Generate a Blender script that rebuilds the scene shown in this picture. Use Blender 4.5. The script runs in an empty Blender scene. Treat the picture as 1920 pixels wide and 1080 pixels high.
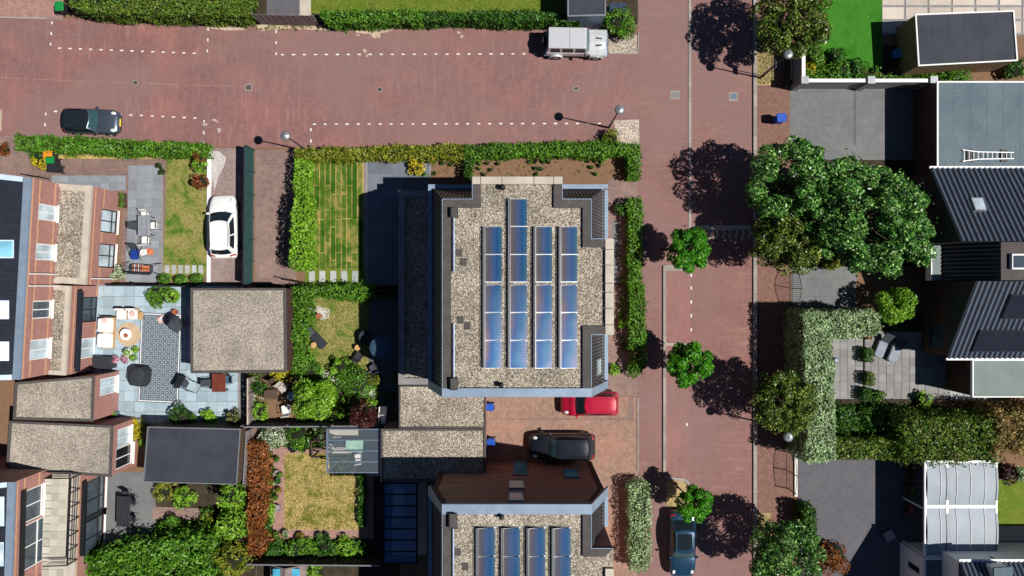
import bpy, math, random
import numpy as np
from mathutils import Matrix, Vector
# ---------------------------------------------------------------- camera, sky, sun, exposure
SC = bpy.context.scene
COL = SC.collection
H = 48.0      # camera height above the street in metres
F = 1280.0    # focal length in photo pixels (24 mm on a 36 mm frame, 1920 px wide)
cam = bpy.data.cameras.new('camera'); cam.lens = 24; cam.sensor_width = 36; cam.clip_end = 3000
co = bpy.data.objects.new('camera', cam); COL.objects.link(co); co.location = (0, 0, H); SC.camera = co
SUN_EL = math.radians(53.5); SX, SY = 0.976, -0.2155     # direction on the ground towards the sun
wd = bpy.data.worlds.new('World'); SC.world = wd; wd.use_nodes = True
nt = wd.node_tree; bg = nt.nodes['Background']; sk = nt.nodes.new('ShaderNodeTexSky')
sk.sky_type = 'NISHITA'; sk.sun_disc = False; sk.sun_elevation = SUN_EL; sk.sun_rotation = math.atan2(SX, SY)
sk.air_density = 0.55; sk.dust_density = 0.1; sk.ozone_density = 6.0
nt.links.new(sk.outputs[0], bg.inputs[0]); bg.inputs[1].default_value = 0.05
sl = bpy.data.lights.new('sun', 'SUN'); sl.energy = 5.0; sl.angle = math.radians(0.5); sl.color = (1, .955, .89)
so = bpy.data.objects.new('sun', sl); COL.objects.link(so); so.location = (30, -7, 45)
so.rotation_euler = Vector((SX*math.cos(SUN_EL), SY*math.cos(SUN_EL), math.sin(SUN_EL))).to_track_quat('Z', 'Y').to_euler()
SC.view_settings.view_transform = 'Standard'; SC.view_settings.look = 'None'
SC.view_settings.exposure = 0.24; SC.view_settings.gamma = 1
# ---------------------------------------------------------------- helpers
RNG = np.random.default_rng(7); random.seed(7)
def W(px, py, z=0.0):
    s = (H-z)/F
    return ((px-960)*s, (540-py)*s, z)
def W2(px, py, z=0.0): return W(px, py, z)[:2]
def PX(pts, z=0.0): return [W2(x, y, z) for x, y in pts]
def rect(x0, y0, x1, y1, z=0.0): return PX([(x0, y1), (x1, y1), (x1, y0), (x0, y0)], z)
def tag(o, label=None, cat=None, group=None, kind=None):
    if label: o['label'] = label
    if cat: o['category'] = cat
    if group: o['group'] = group
    if kind: o['kind'] = kind
    return o
def thing(name, label, cat, loc=(0, 0, 0), rz=0.0, group=None):
    o = bpy.data.objects.new(name, None); COL.objects.link(o); o.empty_display_size = .3
    o.location = loc; o.rotation_euler = (0, 0, rz)
    return tag(o, label, cat, group)
def link(o, parent=None, world=True):
    COL.objects.link(o)
    if parent is not None:
        o.parent = parent
        if world:
            m = Matrix.LocRotScale(parent.location, parent.rotation_euler, parent.scale)
            o.matrix_parent_inverse = m.inverted()
    return o
def copy_tree(o, parent=None):
    c = o.copy(); COL.objects.link(c); c.parent = parent
    for ch in list(o.children): copy_tree(ch, c)
    return c
def ccw(p):
    a = sum(p[i][0]*p[(i+1) % len(p)][1]-p[(i+1) % len(p)][0]*p[i][1] for i in range(len(p)))
    return list(p) if a > 0 else list(p)[::-1]
def inset(p, d):
    """shrink a ccw polygon by d (negative grows)"""
    n = len(p); out = []
    for i in range(n):
        a, b, c = Vector(p[i-1]), Vector(p[i]), Vector(p[(i+1) % n])
        e1 = (b-a).normalized(); e2 = (c-b).normalized()
        n1 = Vector((-e1.y, e1.x)); n2 = Vector((-e2.y, e2.x))
        k = 1+n1.dot(n2)
        q = b+(n1+n2)*(d/max(k, .25)); out.append((q.x, q.y))
    return out
def inside(P, poly):
    x, y = P[:, 0], P[:, 1]; r = np.zeros(len(P), bool); n = len(poly)
    for i in range(n):
        x0, y0 = poly[i]; x1, y1 = poly[(i+1) % n]
        if y0 == y1: continue
        c = ((y0 > y) != (y1 > y)) & (x < (x1-x0)*(y-y0)/(y1-y0)+x0)
        r ^= c
    return r
class MB:
    def __init__(s): s.v = []; s.f = []
    def poly(s, pts):
        k = len(s.v); s.v += [tuple(p) for p in pts]; s.f.append(list(range(k, k+len(pts)))); return s
    def prism(s, pts, z0, z1, z1s=None):
        pts = ccw(pts); n = len(pts); k = len(s.v)
        s.v += [(x, y, z0) for x, y in pts]
        s.v += [(p[0], p[1], z1 if z1s is None else z1s[i]) for i, p in enumerate(pts)]
        s.f.append([k+i for i in range(n)][::-1]); s.f.append([k+n+i for i in range(n)])
        s.f += [[k+i, k+(i+1) % n, k+n+(i+1) % n, k+n+i] for i in range(n)]; return s
    def box(s, x0, x1, y0, y1, z0, z1): return s.prism([(x0, y0), (x1, y0), (x1, y1), (x0, y1)], z0, z1)
    def hexa(s, b, t):
        k = len(s.v); s.v += [tuple(p) for p in b]+[tuple(p) for p in t]
        s.f += [[k+3, k+2, k+1, k], [k+4, k+5, k+6, k+7]]+[[k+i, k+(i+1) % 4, k+4+(i+1) % 4, k+4+i] for i in range(4)]; return s
    def obox(s, cx, cy, z0, z1, lx, ly, a=0.0):
        c, d = math.cos(a), math.sin(a)
        return s.prism([(cx+c*x-d*y, cy+d*x+c*y) for x, y in ((-lx/2, -ly/2), (lx/2, -ly/2), (lx/2, ly/2), (-lx/2, ly/2))], z0, z1)
    def tube(s, path, r, n=8, cap=True):
        path = [Vector(p) for p in path]; m = len(path); rs = r if hasattr(r, '__len__') else [r]*m; k = len(s.v); up = None
        for i, p in enumerate(path):
            d = (path[min(i+1, m-1)]-path[max(i-1, 0)]).normalized()
            if up is None: up = Vector((0, 0, 1)) if abs(d.z) < .9 else Vector((1, 0, 0))
            a = d.cross(up).normalized(); b = a.cross(d).normalized(); up = b
            for j in range(n):
                t = 2*math.pi*j/n; q = p+(a*math.cos(t)+b*math.sin(t))*rs[i]; s.v.append(tuple(q))
        for i in range(m-1):
            for j in range(n):
                s.f.append([k+i*n+j, k+i*n+(j+1) % n, k+(i+1)*n+(j+1) % n, k+(i+1)*n+j])
        if cap: s.f += [[k+j for j in range(n)][::-1], [k+(m-1)*n+j for j in range(n)]]
        return s
    def bar(s, a, b, w, h=None):
        a, b = Vector(a), Vector(b); h = h or w; d = (b-a).normalized()
        up = Vector((0, 0, 1)) if abs(d.z) < .9 else Vector((0, 1, 0))
        x = d.cross(up).normalized(); y = x.cross(d).normalized()
        q = [(-1, -1), (1, -1), (1, 1), (-1, 1)]
        return s.hexa([a+x*i*w/2+y*j*h/2 for i, j in q], [b+x*i*w/2+y*j*h/2 for i, j in q])
    def lathe(s, prof, cx=0, cy=0, n=16, sx=1, sy=1):
        k = len(s.v); m = len(prof)
        for r, z in prof:
            for j in range(n):
                t = 2*math.pi*j/n; s.v.append((cx+sx*r*math.cos(t), cy+sy*r*math.sin(t), z))
        for i in range(m-1):
            for j in range(n): s.f.append([k+i*n+j, k+i*n+(j+1) % n, k+(i+1)*n+(j+1) % n, k+(i+1)*n+j])
        s.f.append([k+j for j in range(n)][::-1]); s.f.append([k+(m-1)*n+j for j in range(n)]); return s
    def loft(s, rings, cap=True):
        k = len(s.v); m = len(rings); n = len(rings[0])
        for r in rings: s.v += [tuple(p) for p in r]
        for i in range(m-1):
            for j in range(n): s.f.append([k+i*n+j, k+i*n+(j+1) % n, k+(i+1)*n+(j+1) % n, k+(i+1)*n+j])
        if cap: s.f += [[k+j for j in range(n)][::-1], [k+(m-1)*n+j for j in range(n)]]
        return s
    def grid(s, fn, nu, nv):
        k = len(s.v)
        for i in range(nu+1):
            for j in range(nv+1): s.v.append(tuple(fn(i/nu, j/nv)))
        w = nv+1
        for i in range(nu):
            for j in range(nv): s.f.append([k+i*w+j, k+(i+1)*w+j, k+(i+1)*w+j+1, k+i*w+j+1])
        return s
    def mesh(s, name, mat, smooth=False):
        me = bpy.data.meshes.new(name); me.from_pydata(s.v, [], s.f); me.materials.append(mat)
        if smooth:
            me.polygons.foreach_set('use_smooth', [True]*len(me.polygons))
        me.update(); return me
    def build(s, name, mat, parent=None, smooth=False, world=True, kind=None, bevel=0):
        o = bpy.data.objects.new(name, s.mesh(name, mat, smooth)); link(o, parent, world)
        if kind: o['kind'] = kind
        if bevel:
            b = o.modifiers.new('bevel', 'BEVEL'); b.width = bevel; b.segments = 2; b.limit_method = 'ANGLE'
        return o
# ---------------------------------------------------------------- materials
def lin(c): c = c/255.0; return c/12.92 if c <= .04045 else ((c+.055)/1.055)**2.4
KL = 1.30      # how bright a white sunlit level surface renders
def A(r, g, b, k=1.0): return tuple(min(.85, lin(x)*k/KL) for x in (r, g, b))
MATS = {}
class NT:
    def __init__(s, name):
        s.m = bpy.data.materials.new(name); s.m.use_nodes = True; s.t = s.m.node_tree
        s.b = s.t.nodes['Principled BSDF']; s.tc = None
    def n(s, typ, **kw):
        o = s.t.nodes.new('ShaderNode'+typ)
        for k, v in kw.items():
            if hasattr(o, k): setattr(o, k, v)
        return o
    def l(s, a, b): s.t.links.new(a, b)
    def co(s, rot=0.0, scale=(1, 1, 1), geo=True):
        g = s.n('NewGeometry').outputs['Position'] if geo else s.n('TexCoord').outputs['Object']
        m = s.n('Mapping'); m.inputs['Rotation'].default_value = (0, 0, rot) if not hasattr(rot, '__len__') else rot
        m.inputs['Scale'].default_value = scale; s.l(g, m.inputs[0]); return m.outputs[0]
    def noise(s, v, scale, detail=3, rough=.55, dist=0):
        o = s.n('TexNoise'); o.inputs['Scale'].default_value = scale; o.inputs['Detail'].default_value = detail
        o.inputs['Roughness'].default_value = rough; o.inputs['Distortion'].default_value = dist; s.l(v, o.inputs['Vector']); return o.outputs[0]
    def ramp(s, f, stops, interp='LINEAR'):
        o = s.n('ValToRGB'); e = o.color_ramp.elements; o.color_ramp.interpolation = interp
        while len(e) < len(stops): e.new(.5)
        for i, (p, c) in enumerate(stops): e[i].position = p; e[i].color = tuple(c)+(1,) if hasattr(c, '__len__') else (c, c, c, 1)
        s.l(f, o.inputs[0]); return o.outputs[0]
    def mix(s, f, a, b, mode='MIX'):
        o = s.n('MixRGB', blend_type=mode)
        for i, x in enumerate((f, a, b)):
            if isinstance(x, (int, float)): o.inputs[i].default_value = x if i == 0 else (x, x, x, 1)
            elif isinstance(x, tuple): o.inputs[i].default_value = x[:3]+(1,)
            else: s.l(x, o.inputs[i])
        return o.outputs[0]
    def bump(s, h, strength=.4, dist=.02):
        o = s.n('Bump'); o.inputs['Strength'].default_value = strength; o.inputs['Distance'].default_value = dist
        s.l(h, o.inputs['Height']); s.l(o.outputs[0], s.b.inputs['Normal'])
    def fin(s, col=None, rough=.8, spec=.3, metal=0.0, **kw):
        if col is not None:
            if isinstance(col, tuple): s.b.inputs['Base Color'].default_value = col[:3]+(1,)
            else: s.l(col, s.b.inputs['Base Color'])
        s.b.inputs['Roughness'].default_value = rough; s.b.inputs['Specular IOR Level'].default_value = spec
        s.b.inputs['Metallic'].default_value = metal
        for k, v in kw.items(): s.b.inputs[k.replace('_', ' ')].default_value = v
        return s.m
def mul(c, k): return tuple(min(.9, x*k) for x in c)
def plain(name, c, rough=.7, var=.18, scale=2.0, fine=25.0, bump=.15, spec=.3, metal=0.0, c2=None, geo=True, **kw):
    """noise-varied surface: broad patches, fine grain, a little relief"""
    t = NT(name); v = t.co(geo=geo)
    big = t.ramp(t.noise(v, scale, 4, .6), [(.3, 0.0), (.7, 1.0)])
    col = t.mix(big, mul(c, 1+var), c2 or mul(c, 1-var))
    fn = t.noise(v, fine, 2, .6)
    col = t.mix(1.0, col, t.ramp(fn, [(.25, 1-var*.9), (.75, 1.0)]), 'MULTIPLY')
    if bump: t.bump(fn, bump, .01)
    return t.fin(col, rough, spec, metal, **kw)
def bricks(name, c1, c2, mort, bw=.21, bh=.105, rot=0.0, patch=None, stain=.25, axis=None, mw=.012, dust=None):
    t = NT(name)
    if axis is None: v = t.co(rot=rot)
    else:
        sp = t.n('SeparateXYZ'); t.l(t.n('NewGeometry').outputs['Position'], sp.inputs[0]); cb = t.n('CombineXYZ'); t.l(sp.outputs[axis], cb.inputs[0]); t.l(sp.outputs[2], cb.inputs[1]); v = cb.outputs[0]
    b = t.n('TexBrick'); b.inputs['Scale'].default_value = 1; b.inputs['Brick Width'].default_value = bw; b.inputs['Row Height'].default_value = bh
    b.inputs['Mortar Size'].default_value = mw; b.inputs['Color1'].default_value = c1+(1,); b.inputs['Color2'].default_value = c2+(1,)
    b.inputs['Mortar'].default_value = mort+(1,); b.inputs['Bias'].default_value = 0; t.l(v, b.inputs['Vector'])
    g = t.co(); n1 = t.noise(g, .35, 5, .65, .4); n2 = t.noise(g, 2.2, 4, .7)
    col = b.outputs['Color']
    if patch: col = t.mix(t.ramp(n1, [(.44, 0.0), (.68, .75)]), col, patch)
    if dust:
        sv = t.co(scale=(1, .16, 1) if dust == 'y' else (.16, 1, 1)); ns = t.noise(sv, 3.2, 4, .7); ns2 = t.noise(g, .16, 3, .6)
        col = t.mix(t.mix(1.0, t.ramp(ns, [(.5, 0.0), (.78, .55)]), t.ramp(ns2, [(.35, .25), (.65, 1.0)]), 'MULTIPLY'), col, A(196, 158, 150))
        n5 = t.noise(g, 5.5, 5, .75, 1.2); n6 = t.noise(g, .3, 2); col = t.mix(t.mix(1.0, t.ramp(n5, [(.64, 0.0), (.7, .8)]), t.ramp(n6, [(.5, 0.0), (.66, .8)]), 'MULTIPLY'), col, A(206, 184, 166))
    col = t.mix(1.0, col, t.ramp(n2, [(.25, 1-stain), (.55, 1.0), (.8, 1+stain*.6)]), 'MULTIPLY')
    if dust: col = t.mix(t.ramp(t.noise(g, .09, 3, .6, .6), [(.38, .7), (.6, 0.0)]), col, A(146, 117, 114)); n8 = t.noise(g, 1.1, 4, .8); col = t.mix(t.ramp(n8, [(.66, 0.0), (.78, .3)]), col, A(96, 72, 70))
    n3 = t.noise(g, 14, 2, .7)
    col = t.mix(1.0, col, t.ramp(n3, [(.25, 1-stain*.8), (.75, 1+stain*.5)]), 'MULTIPLY')
    t.bump(b.outputs['Fac'], -.25, .006)
    return t.fin(col, .85, .2)
def gravel(name, cols, scale=11.0, bump=.9, patchy=.25):
    t = NT(name); v = t.co()
    vo = t.n('TexVoronoi'); vo.inputs['Scale'].default_value = scale; t.l(v, vo.inputs['Vector'])
    sp = t.n('SeparateColor'); t.l(vo.outputs['Color'], sp.inputs[0])
    k = len(cols); col = t.ramp(sp.outputs[0], [(i/k, c) for i, c in enumerate(cols)], 'CONSTANT')
    col = t.mix(1.0, col, t.ramp(t.noise(v, .5, 5, .7), [(.3, 1-patchy), (.7, 1+patchy*.5)]), 'MULTIPLY')
    col = t.mix(1.0, col, t.ramp(vo.outputs['Distance'], [(.4, 1.0), (.8, .5)]), 'MULTIPLY')
    t.bump(vo.outputs['Distance'], -bump, .04)
    return t.fin(col, .9, .2)
def leafmat(name, cols, trans=.25, scale=.9, rough=.45):
    """leaves: each leaf its own tone, broad patches over the plant"""
    t = NT(name); g = t.n('NewGeometry'); v = t.co(geo=True)
    k = len(cols); r = t.ramp(g.outputs['Random Per Island'], [(i/max(1, k-1), c) for i, c in enumerate(cols)])
    nz = t.ramp(t.noise(v, scale*1.5, 4, .65), [(.28, .42), (.5, .85), (.72, 1.3)])
    col = t.mix(1.0, r, nz, 'MULTIPLY')
    t.fin(col, rough, .35)
    tr = t.n('BsdfTranslucent'); t.l(col, tr.inputs[0]); mx = t.n('MixShader'); mx.inputs[0].default_value = trans
    t.l(t.b.outputs[0], mx.inputs[1]); t.l(tr.outputs[0], mx.inputs[2])
    t.l(mx.outputs[0], t.t.nodes['Material Output'].inputs[0]); return t.m
def grassmat(name, cols, scale=.7, fine=9.0, lines=None):
    t = NT(name); v = t.co(); n1 = t.noise(v, scale, 5, .7, .6); n2 = t.noise(v, fine, 4, .75)
    k = len(cols); col = t.ramp(n1, [(.28+.44*i/(k-1), c) for i, c in enumerate(cols)])
    col = t.mix(1.0, col, t.ramp(n2, [(.25, .6), (.75, 1.3)]), 'MULTIPLY')
    t.bump(n2, .7, .05); return t.fin(col, .9, .15)
def glass(name, c, rough=.06, alpha=1.0, spec=.5):
    t = NT(name); v = t.co(); col = t.mix(t.ramp(t.noise(v, .8, 2), [(.35, 0.0), (.65, 1.0)]), mul(c, 1.25), mul(c, .7))
    return t.fin(col, rough, spec, 0, Alpha=alpha)
def paint(name, c, metal=0.0, rough=.28):
    t = NT(name); v = t.co(geo=False); col = t.mix(t.noise(v, 3, 3), mul(c, .93), mul(c, 1.05))
    return t.fin(col, rough, .5, metal, Coat_Weight=.7, Coat_Roughness=.06)
# ---------------------------------------------------------------- material library
m_road = bricks('road_brick', A(150, 108, 105), A(132, 94, 93), A(140, 111, 106), patch=A(166, 116, 108), stain=.13, dust='y')
m_roadv = bricks('street_brick', A(148, 106, 100), A(132, 94, 90), A(140, 112, 106), rot=math.pi/2, patch=A(158, 116, 107), stain=.13, dust='x')
m_bay = bricks('bay_brick', A(164, 114, 106), A(148, 100, 95), A(146, 110, 104), rot=math.pi/2, patch=A(176, 126, 117), stain=.15, dust='y')
m_side = bricks('sidewalk_brick', A(150, 112, 98), A(130, 94, 84), A(136, 108, 98), stain=.22)
m_court = bricks('court_brick', A(180, 146, 128), A(150, 120, 106), A(156, 132, 118), patch=A(190, 142, 122), stain=.25, rot=math.pi/2)
m_pave_l = bricks('pale_pavement', A(184, 142, 130), A(160, 118, 110), A(176, 150, 136), stain=.25, rot=.7)
m_drive_g = bricks('driveway_klinker', A(154, 128, 120), A(130, 106, 102), A(140, 122, 116), patch=A(168, 140, 128), stain=.22)
m_drive_b = bricks('brown_klinker', A(148, 122, 114), A(124, 102, 98), A(134, 116, 110), patch=A(158, 130, 120), stain=.22)
m_wbrick = bricks('house_brick', A(186, 130, 120), A(162, 108, 101), A(190, 152, 142), .22, .07, axis=1, stain=.15)
m_wbrick2 = bricks('house_brick_side', A(186, 130, 120), A(162, 108, 101), A(190, 152, 142), .22, .07, axis=0, stain=.15)
m_dbrick = plain('dark_brick', A(84, 60, 54), .85, .25, 3, 30)
m_orange = plain('orange_brick', A(226, 172, 132), .85, .15, 3, 30)
m_kerb = plain('kerb_concrete', A(166, 158, 152), .85, .2, 1.2, 20, .3)
m_conc = plain('concrete', A(206, 196, 180), .85, .14, 1.5, 18, .3)
m_concd = plain('grey_concrete', A(150, 148, 148), .85, .16, 1.5, 18, .3)
m_soil = plain('soil', A(120, 92, 72), .95, .35, 2.5, 12, .8, c2=A(150, 118, 92))
m_soild = plain('dark_soil', A(74, 62, 48), .95, .35, 2.0, 12, .8, c2=A(50, 50, 34))
m_asph = bricks('dark_paver', A(106, 106, 113), A(101, 101, 108), A(97, 97, 103), .4, .2, stain=.14, patch=A(114, 112, 116))
m_dgrey = bricks('grey_paver', A(126, 128, 130), A(117, 119, 121), A(104, 105, 106), .6, .6, stain=.12, patch=A(134, 134, 133))
m_white = plain('white_paint', (.76, .76, .74), .5, .05, 2, 30, .05)
m_mark = plain('road_paint', (.74, .72, .68), .7, .2, 5, 30, .1)
m_black = plain('black_metal', (.012, .013, .015), .45, .2, 4, 30, .05)
m_dark = plain('anthracite', (.028, .031, .037), .55, .2, 3, 30, .1)
m_zinc = plain('zinc', A(150, 170, 192), .5, .12, 1.5, 20, .1, .4, .25)
m_zincd = plain('grey_zinc', A(120, 138, 158), .5, .12, 1.5, 20, .1, .4, .25)
m_felt = plain('roof_felt', A(92, 88, 86), .9, .2, 2, 24, .3)
m_feltb = plain('black_felt', A(64, 68, 78), .8, .2, .7, 16, .3, c2=A(56, 60, 70))
m_feltg = plain('blue_grey_felt', A(88, 104, 114), .85, .25, .45, 6, .3, c2=A(120, 134, 142))
m_feltgr = plain('green_grey_felt', A(132, 146, 142), .85, .12, .7, 14, .3)
m_gravel = gravel('roof_gravel', [A(146, 136, 122), A(184, 172, 154), A(214, 202, 182), A(158, 148, 132), A(234, 224, 206), A(128, 118, 106)], 19, .5, .35)
m_gravelb = gravel('brown_gravel', [A(182, 172, 158), A(202, 192, 178), A(166, 156, 143), A(216, 207, 194), A(150, 141, 129), A(194, 184, 169)], 20, .4, .35)
m_gravelp = gravel('pale_gravel', [A(200, 184, 168), A(224, 208, 190), A(178, 160, 146), A(234, 222, 206)], 14, .6)
m_gravelw = gravel('white_gravel', [A(226, 220, 208), A(242, 238, 230), A(206, 198, 186), A(246, 244, 240)], 10, .6, .1)
m_tile_dark = plain('dark_roof_tile', (.026, .029, .036), .38, .25, 3, 30, .1, .5)
m_tile_blue = plain('slate_roof_tile', (.017, .021, .031), .85, .2, 3, 30, .1, .12)
m_rib = plain('ribbed_roof_tile', A(98, 110, 128), .38, .14, 2, 30, .1, .5)
m_ribbase = plain('roof_tile_channel', (.018, .021, .028), .5, .2, 3, 30, .1)
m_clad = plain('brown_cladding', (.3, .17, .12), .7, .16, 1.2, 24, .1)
m_wood = plain('weathered_wood', A(150, 124, 92), .8, .25, 3, 24, .3)
m_woodd = plain('dark_wood', A(92, 74, 60), .8, .3, 3, 24, .3)
m_greyfence = plain('grey_fence', A(142, 128, 126), .8, .25, 3, 24, .3)
m_teal = plain('teal_fence', A(44, 84, 84), .7, .15, 2, 30, .2)
m_pane = glass('window_glass', (.05, .07, .09))
m_panel = glass('light_window_glass', A(206, 226, 236, .9), .1)  # pale tone paints in sky reflection and white curtains
m_paneb = glass('sky_reflection_glass', A(96, 196, 232, .8), .1)  # blue sky reflection painted into the pane colour
m_paned = glass('dark_window_glass', (.014, .018, .022))
m_steel = plain('galvanised_steel', A(176, 180, 184), .4, .1, 4, 30, .05, .5, .6)
m_alu = plain('aluminium', A(222, 224, 226), .35, .06, 4, 30, .05, .5, .5)
m_rubber = plain('tyre_rubber', (.014, .014, .014), .85, .2, 6, 40, .1)
m_lawn = grassmat('lawn_green', [A(82, 110, 24), A(122, 134, 50), A(98, 126, 32), A(150, 146, 76)], .5)
m_lawn2 = grassmat('lawn_patchy', [A(56, 112, 14), A(92, 130, 38), A(150, 148, 82), A(170, 158, 98), A(90, 128, 34)], .75)
m_lawndry = grassmat('lawn_dry', [A(74, 104, 20), A(132, 130, 52), A(196, 172, 108), A(200, 176, 112), A(112, 122, 40)], .9)
m_lawnfake = grassmat('lawn_artificial', [A(46, 110, 20), A(70, 136, 40), A(56, 124, 28)], .7, 16)
m_straw = grassmat('dry_verge', [A(176, 154, 108), A(194, 170, 124), A(140, 130, 80)], .8)
def tilemat(name, c, var=.12, rough=.75, rnd=.16):
    t = NT(name); v = t.co(); oi = t.n('ObjectInfo')
    col = t.mix(1.0, c, t.ramp(oi.outputs['Random'], [(0, 1-rnd), (1, 1+rnd)]), 'MULTIPLY')
    col = t.mix(1.0, col, t.ramp(t.noise(v, 1.6, 5, .7), [(.25, 1-var*1.3), (.75, 1+var)]), 'MULTIPLY')
    fn = t.noise(v, 30, 2); col = t.mix(1.0, col, t.ramp(fn, [(.3, 1-var), (.7, 1.0)]), 'MULTIPLY'); t.bump(fn, .2, .01)
    return t.fin(col, rough, .3)
mt_grey = tilemat('grey_tile', A(150, 156, 164)); mt_blue = tilemat('blue_grey_tile', A(176, 198, 210)); mt_stone = tilemat('stone_tile', A(150, 148, 146))
mt_slate = tilemat('slate_tile', A(120, 128, 140)); mt_beige = tilemat('beige_slab', A(214, 202, 190)); mt_step = tilemat('step_stone', A(186, 192, 190)); mt_balc = tilemat('balcony_tile', A(198, 194, 180))
def turfmat():
    t = NT('turf_strip'); v = t.co(); oi = t.n('ObjectInfo')
    f = t.mix(1.0, t.noise(v, .9, 4, .7, .5), t.ramp(oi.outputs['Random'], [(0, .72), (1, 1.25)]), 'MULTIPLY')
    col = t.ramp(f, [(.36, A(50, 94, 16)), (.54, A(90, 118, 38)), (.74, A(164, 148, 82))])
    n2 = t.noise(v, 12, 4, .75); col = t.mix(1.0, col, t.ramp(n2, [(.25, .65), (.75, 1.25)]), 'MULTIPLY'); t.bump(n2, .7, .04)
    return t.fin(col, .9, .15)
m_turf = turfmat()
# ---------------------------------------------------------------- ground, road, pavements
def sheet(name, pts, lvl, mat, parent=None, kind='structure', label=None, cat=None):
    z = .004*lvl
    pts = pts if not isinstance(pts[0], (int, float)) else [(pts[0], pts[3]), (pts[2], pts[3]), (pts[2], pts[1]), (pts[0], pts[1])]
    mb = MB(); mb.poly([W(x, y)[:2]+(z,) for x, y in pts])
    o = mb.build(name, mat, parent)
    n = o.data.polygons[0].normal
    if n.z < 0: o.data.flip_normals()
    if parent is None: o['kind'] = kind
    if label: o['label'] = label; o['category'] = cat
    return o
g = MB(); g.poly([(-400, -400, -.004), (400, -400, -.004), (400, 400, -.004), (-400, 400, -.004)])
g.build('ground', m_soil)['kind'] = 'structure'
road = sheet('road', [(-700, 32), (120, 36), (300, 42), (640, 52), (1100, 52), (1196, 60), (1196, -600), (1412, -600), (1412, 1700), (1196, 1700), (1196, 272), (800, 281), (380, 275), (20, 262), (-700, 250)], 1, m_road)
sheet('street', (1197, -600, 1290, 1700), 2, m_roadv)
sheet('street', (1297, -600, 1412, 1700), 2, m_roadv)
sheet('parking_bay', (1248, 500, 1295, 900), 3, m_bay)
sheet('pavement', (1418, -600, 1482, 1700), 2, m_side)
sheet('pavement', (-400, -200, 119, 33), 2, m_pave_l)
court = sheet('courtyard', (905, 744, 1196, 1700), 2, m_court)
sheet('courtyard_border', (1178, 744, 1188, 786), 3, m_drive_g, court); sheet('courtyard_border', (912, 784, 1188, 787), 4, m_drive_g, court); sheet('courtyard_border', (912, 791, 1196, 793), 3, m_pave_l, court)
sheet('driveway', (478, 281, 556, 532), 2, m_drive_g)
sheet('driveway', (389, 278, 474, 534), 2, bricks('pale_klinker', A(166, 146, 142), A(142, 122, 118), A(150, 134, 130), patch=A(178, 160, 156), stain=.2))
sheet('gravel_patch', [(1141, 72), (1196, 66), (1197, 99), (1141, 100)], 3, m_gravelp)
sheet('gravel_patch', [(1150, 226), (1198, 224), (1199, 275), (1160, 276)], 3, m_gravelp)
sheet('verge', [(1419, 84), (1458, 84), (1452, 160), (1419, 160)], 3, m_straw)
sheet('verge', (1411, 962, 1446, 1300), 3, m_straw)
sheet('tree_pit', (1248, 497, 1300, 508), 4, m_kerb); 
sheet('tree_pit', [(1250, 902), (1284, 902), (1292, 912), (1292, 952), (1250, 952)], 4, m_straw)
sheet('driveway', (1481, 163, 1760, 300), 3, m_dgrey); sheet('drain_channel', (1601, 170, 1605, 272), 4, m_asph)
sheet('driveway', (1484, 500, 1606, 584), 3, m_dgrey)
sheet('driveway', (1497, 862, 1865, 1500), 3, m_asph)
sheet('garden_bed', (1482, 276, 1760, 500), 2, m_soild); sheet('garden_bed', (1485, 584, 1760, 864), 2, m_soild); sheet('garden_bed', (1480, 85, 1760, 160), 2, m_soild)
sheet('paving_base', (1652, -300, 2100, 66), 2, m_concd)
sheet('front_path', (1140, 337, 1196, 447), 3, m_drive_g); sheet('front_path', (1125, 447, 1196, 743), 2, m_drive_g)
sheet('slab_path', (1148, 415, 1161, 532), 4, m_dgrey)
bed = sheet('garden_bed', (690, 290, 1195, 337), 2, m_soil)
sheet('path_edge', (572, 298, 690, 532), 2, m_drive_g)
sheet('garden_path', (500, -200, 562, 30), 3, m_asph); sheet('garden_path', (562, -200, 584, 30), 3, m_conc)
sheet('garden_bed', (460, -200, 1196, 46), 2, m_soild)
# kerbs, real steps
KS = {}; mt_kerb = tilemat('kerb_stone', A(166, 158, 152))
def kerb(pts, h, parent=None, w=.2):
    m = MB()
    for a, b in zip(pts, pts[1:]): m.bar(W(*a)[:2]+(h/2-.006,), W(*b)[:2]+(h/2-.006,), w-.02, h-.012)
    o = m.build('kerb', m_felt, parent)
    for a, b in zip(pts, pts[1:]):
        p, q = Vector(W2(*a)), Vector(W2(*b)); L = (q-p).length; n = max(1, round(L)); an = math.atan2((q-p).y, (q-p).x)
        key = ('kerb', round(L/n, 3), w, h)
        if key not in KS: KS[key] = MB().box(-L/n/2+.008, L/n/2-.008, -w/2, w/2, 0, h).mesh('kerb_stone', mt_kerb)
        for i in range(n):
            c = p.lerp(q, (i+.5)/n)
            if abs(c.y) > 24: continue
            k = bpy.data.objects.new('kerb_stone', KS[key]); k.location = (c.x, c.y, random.uniform(-.003, .003)); k.rotation_euler = (0, 0, an+random.uniform(-.004, .004)); link(k, o)
    if parent is None: o['kind'] = 'structure'
kerb([(1293.5, -600), (1293.5, 428)], .05); kerb([(1415, -600), (1415, 1700)], .12, w=.24)
kerb([(1245.5, 498), (1245.5, 888)], .12); kerb([(1247, 890), (1252, 896), (1284, 899), (1293, 908), (1294, 925)], .12)
kerb([(1245, 500), (1300, 497)], .1); kerb([(1245, 645), (1290, 646)], .1); kerb([(1196, 300), (1197, 337)], .06, w=.1); kerb([(1196, 745), (1196, 885)], .06, w=.1)
kerb([(1141, 101), (1196, 101), (1197, 60)], .06, w=.08)
kerb([(0, 33), (118, 36)], .06, w=.1)
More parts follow.
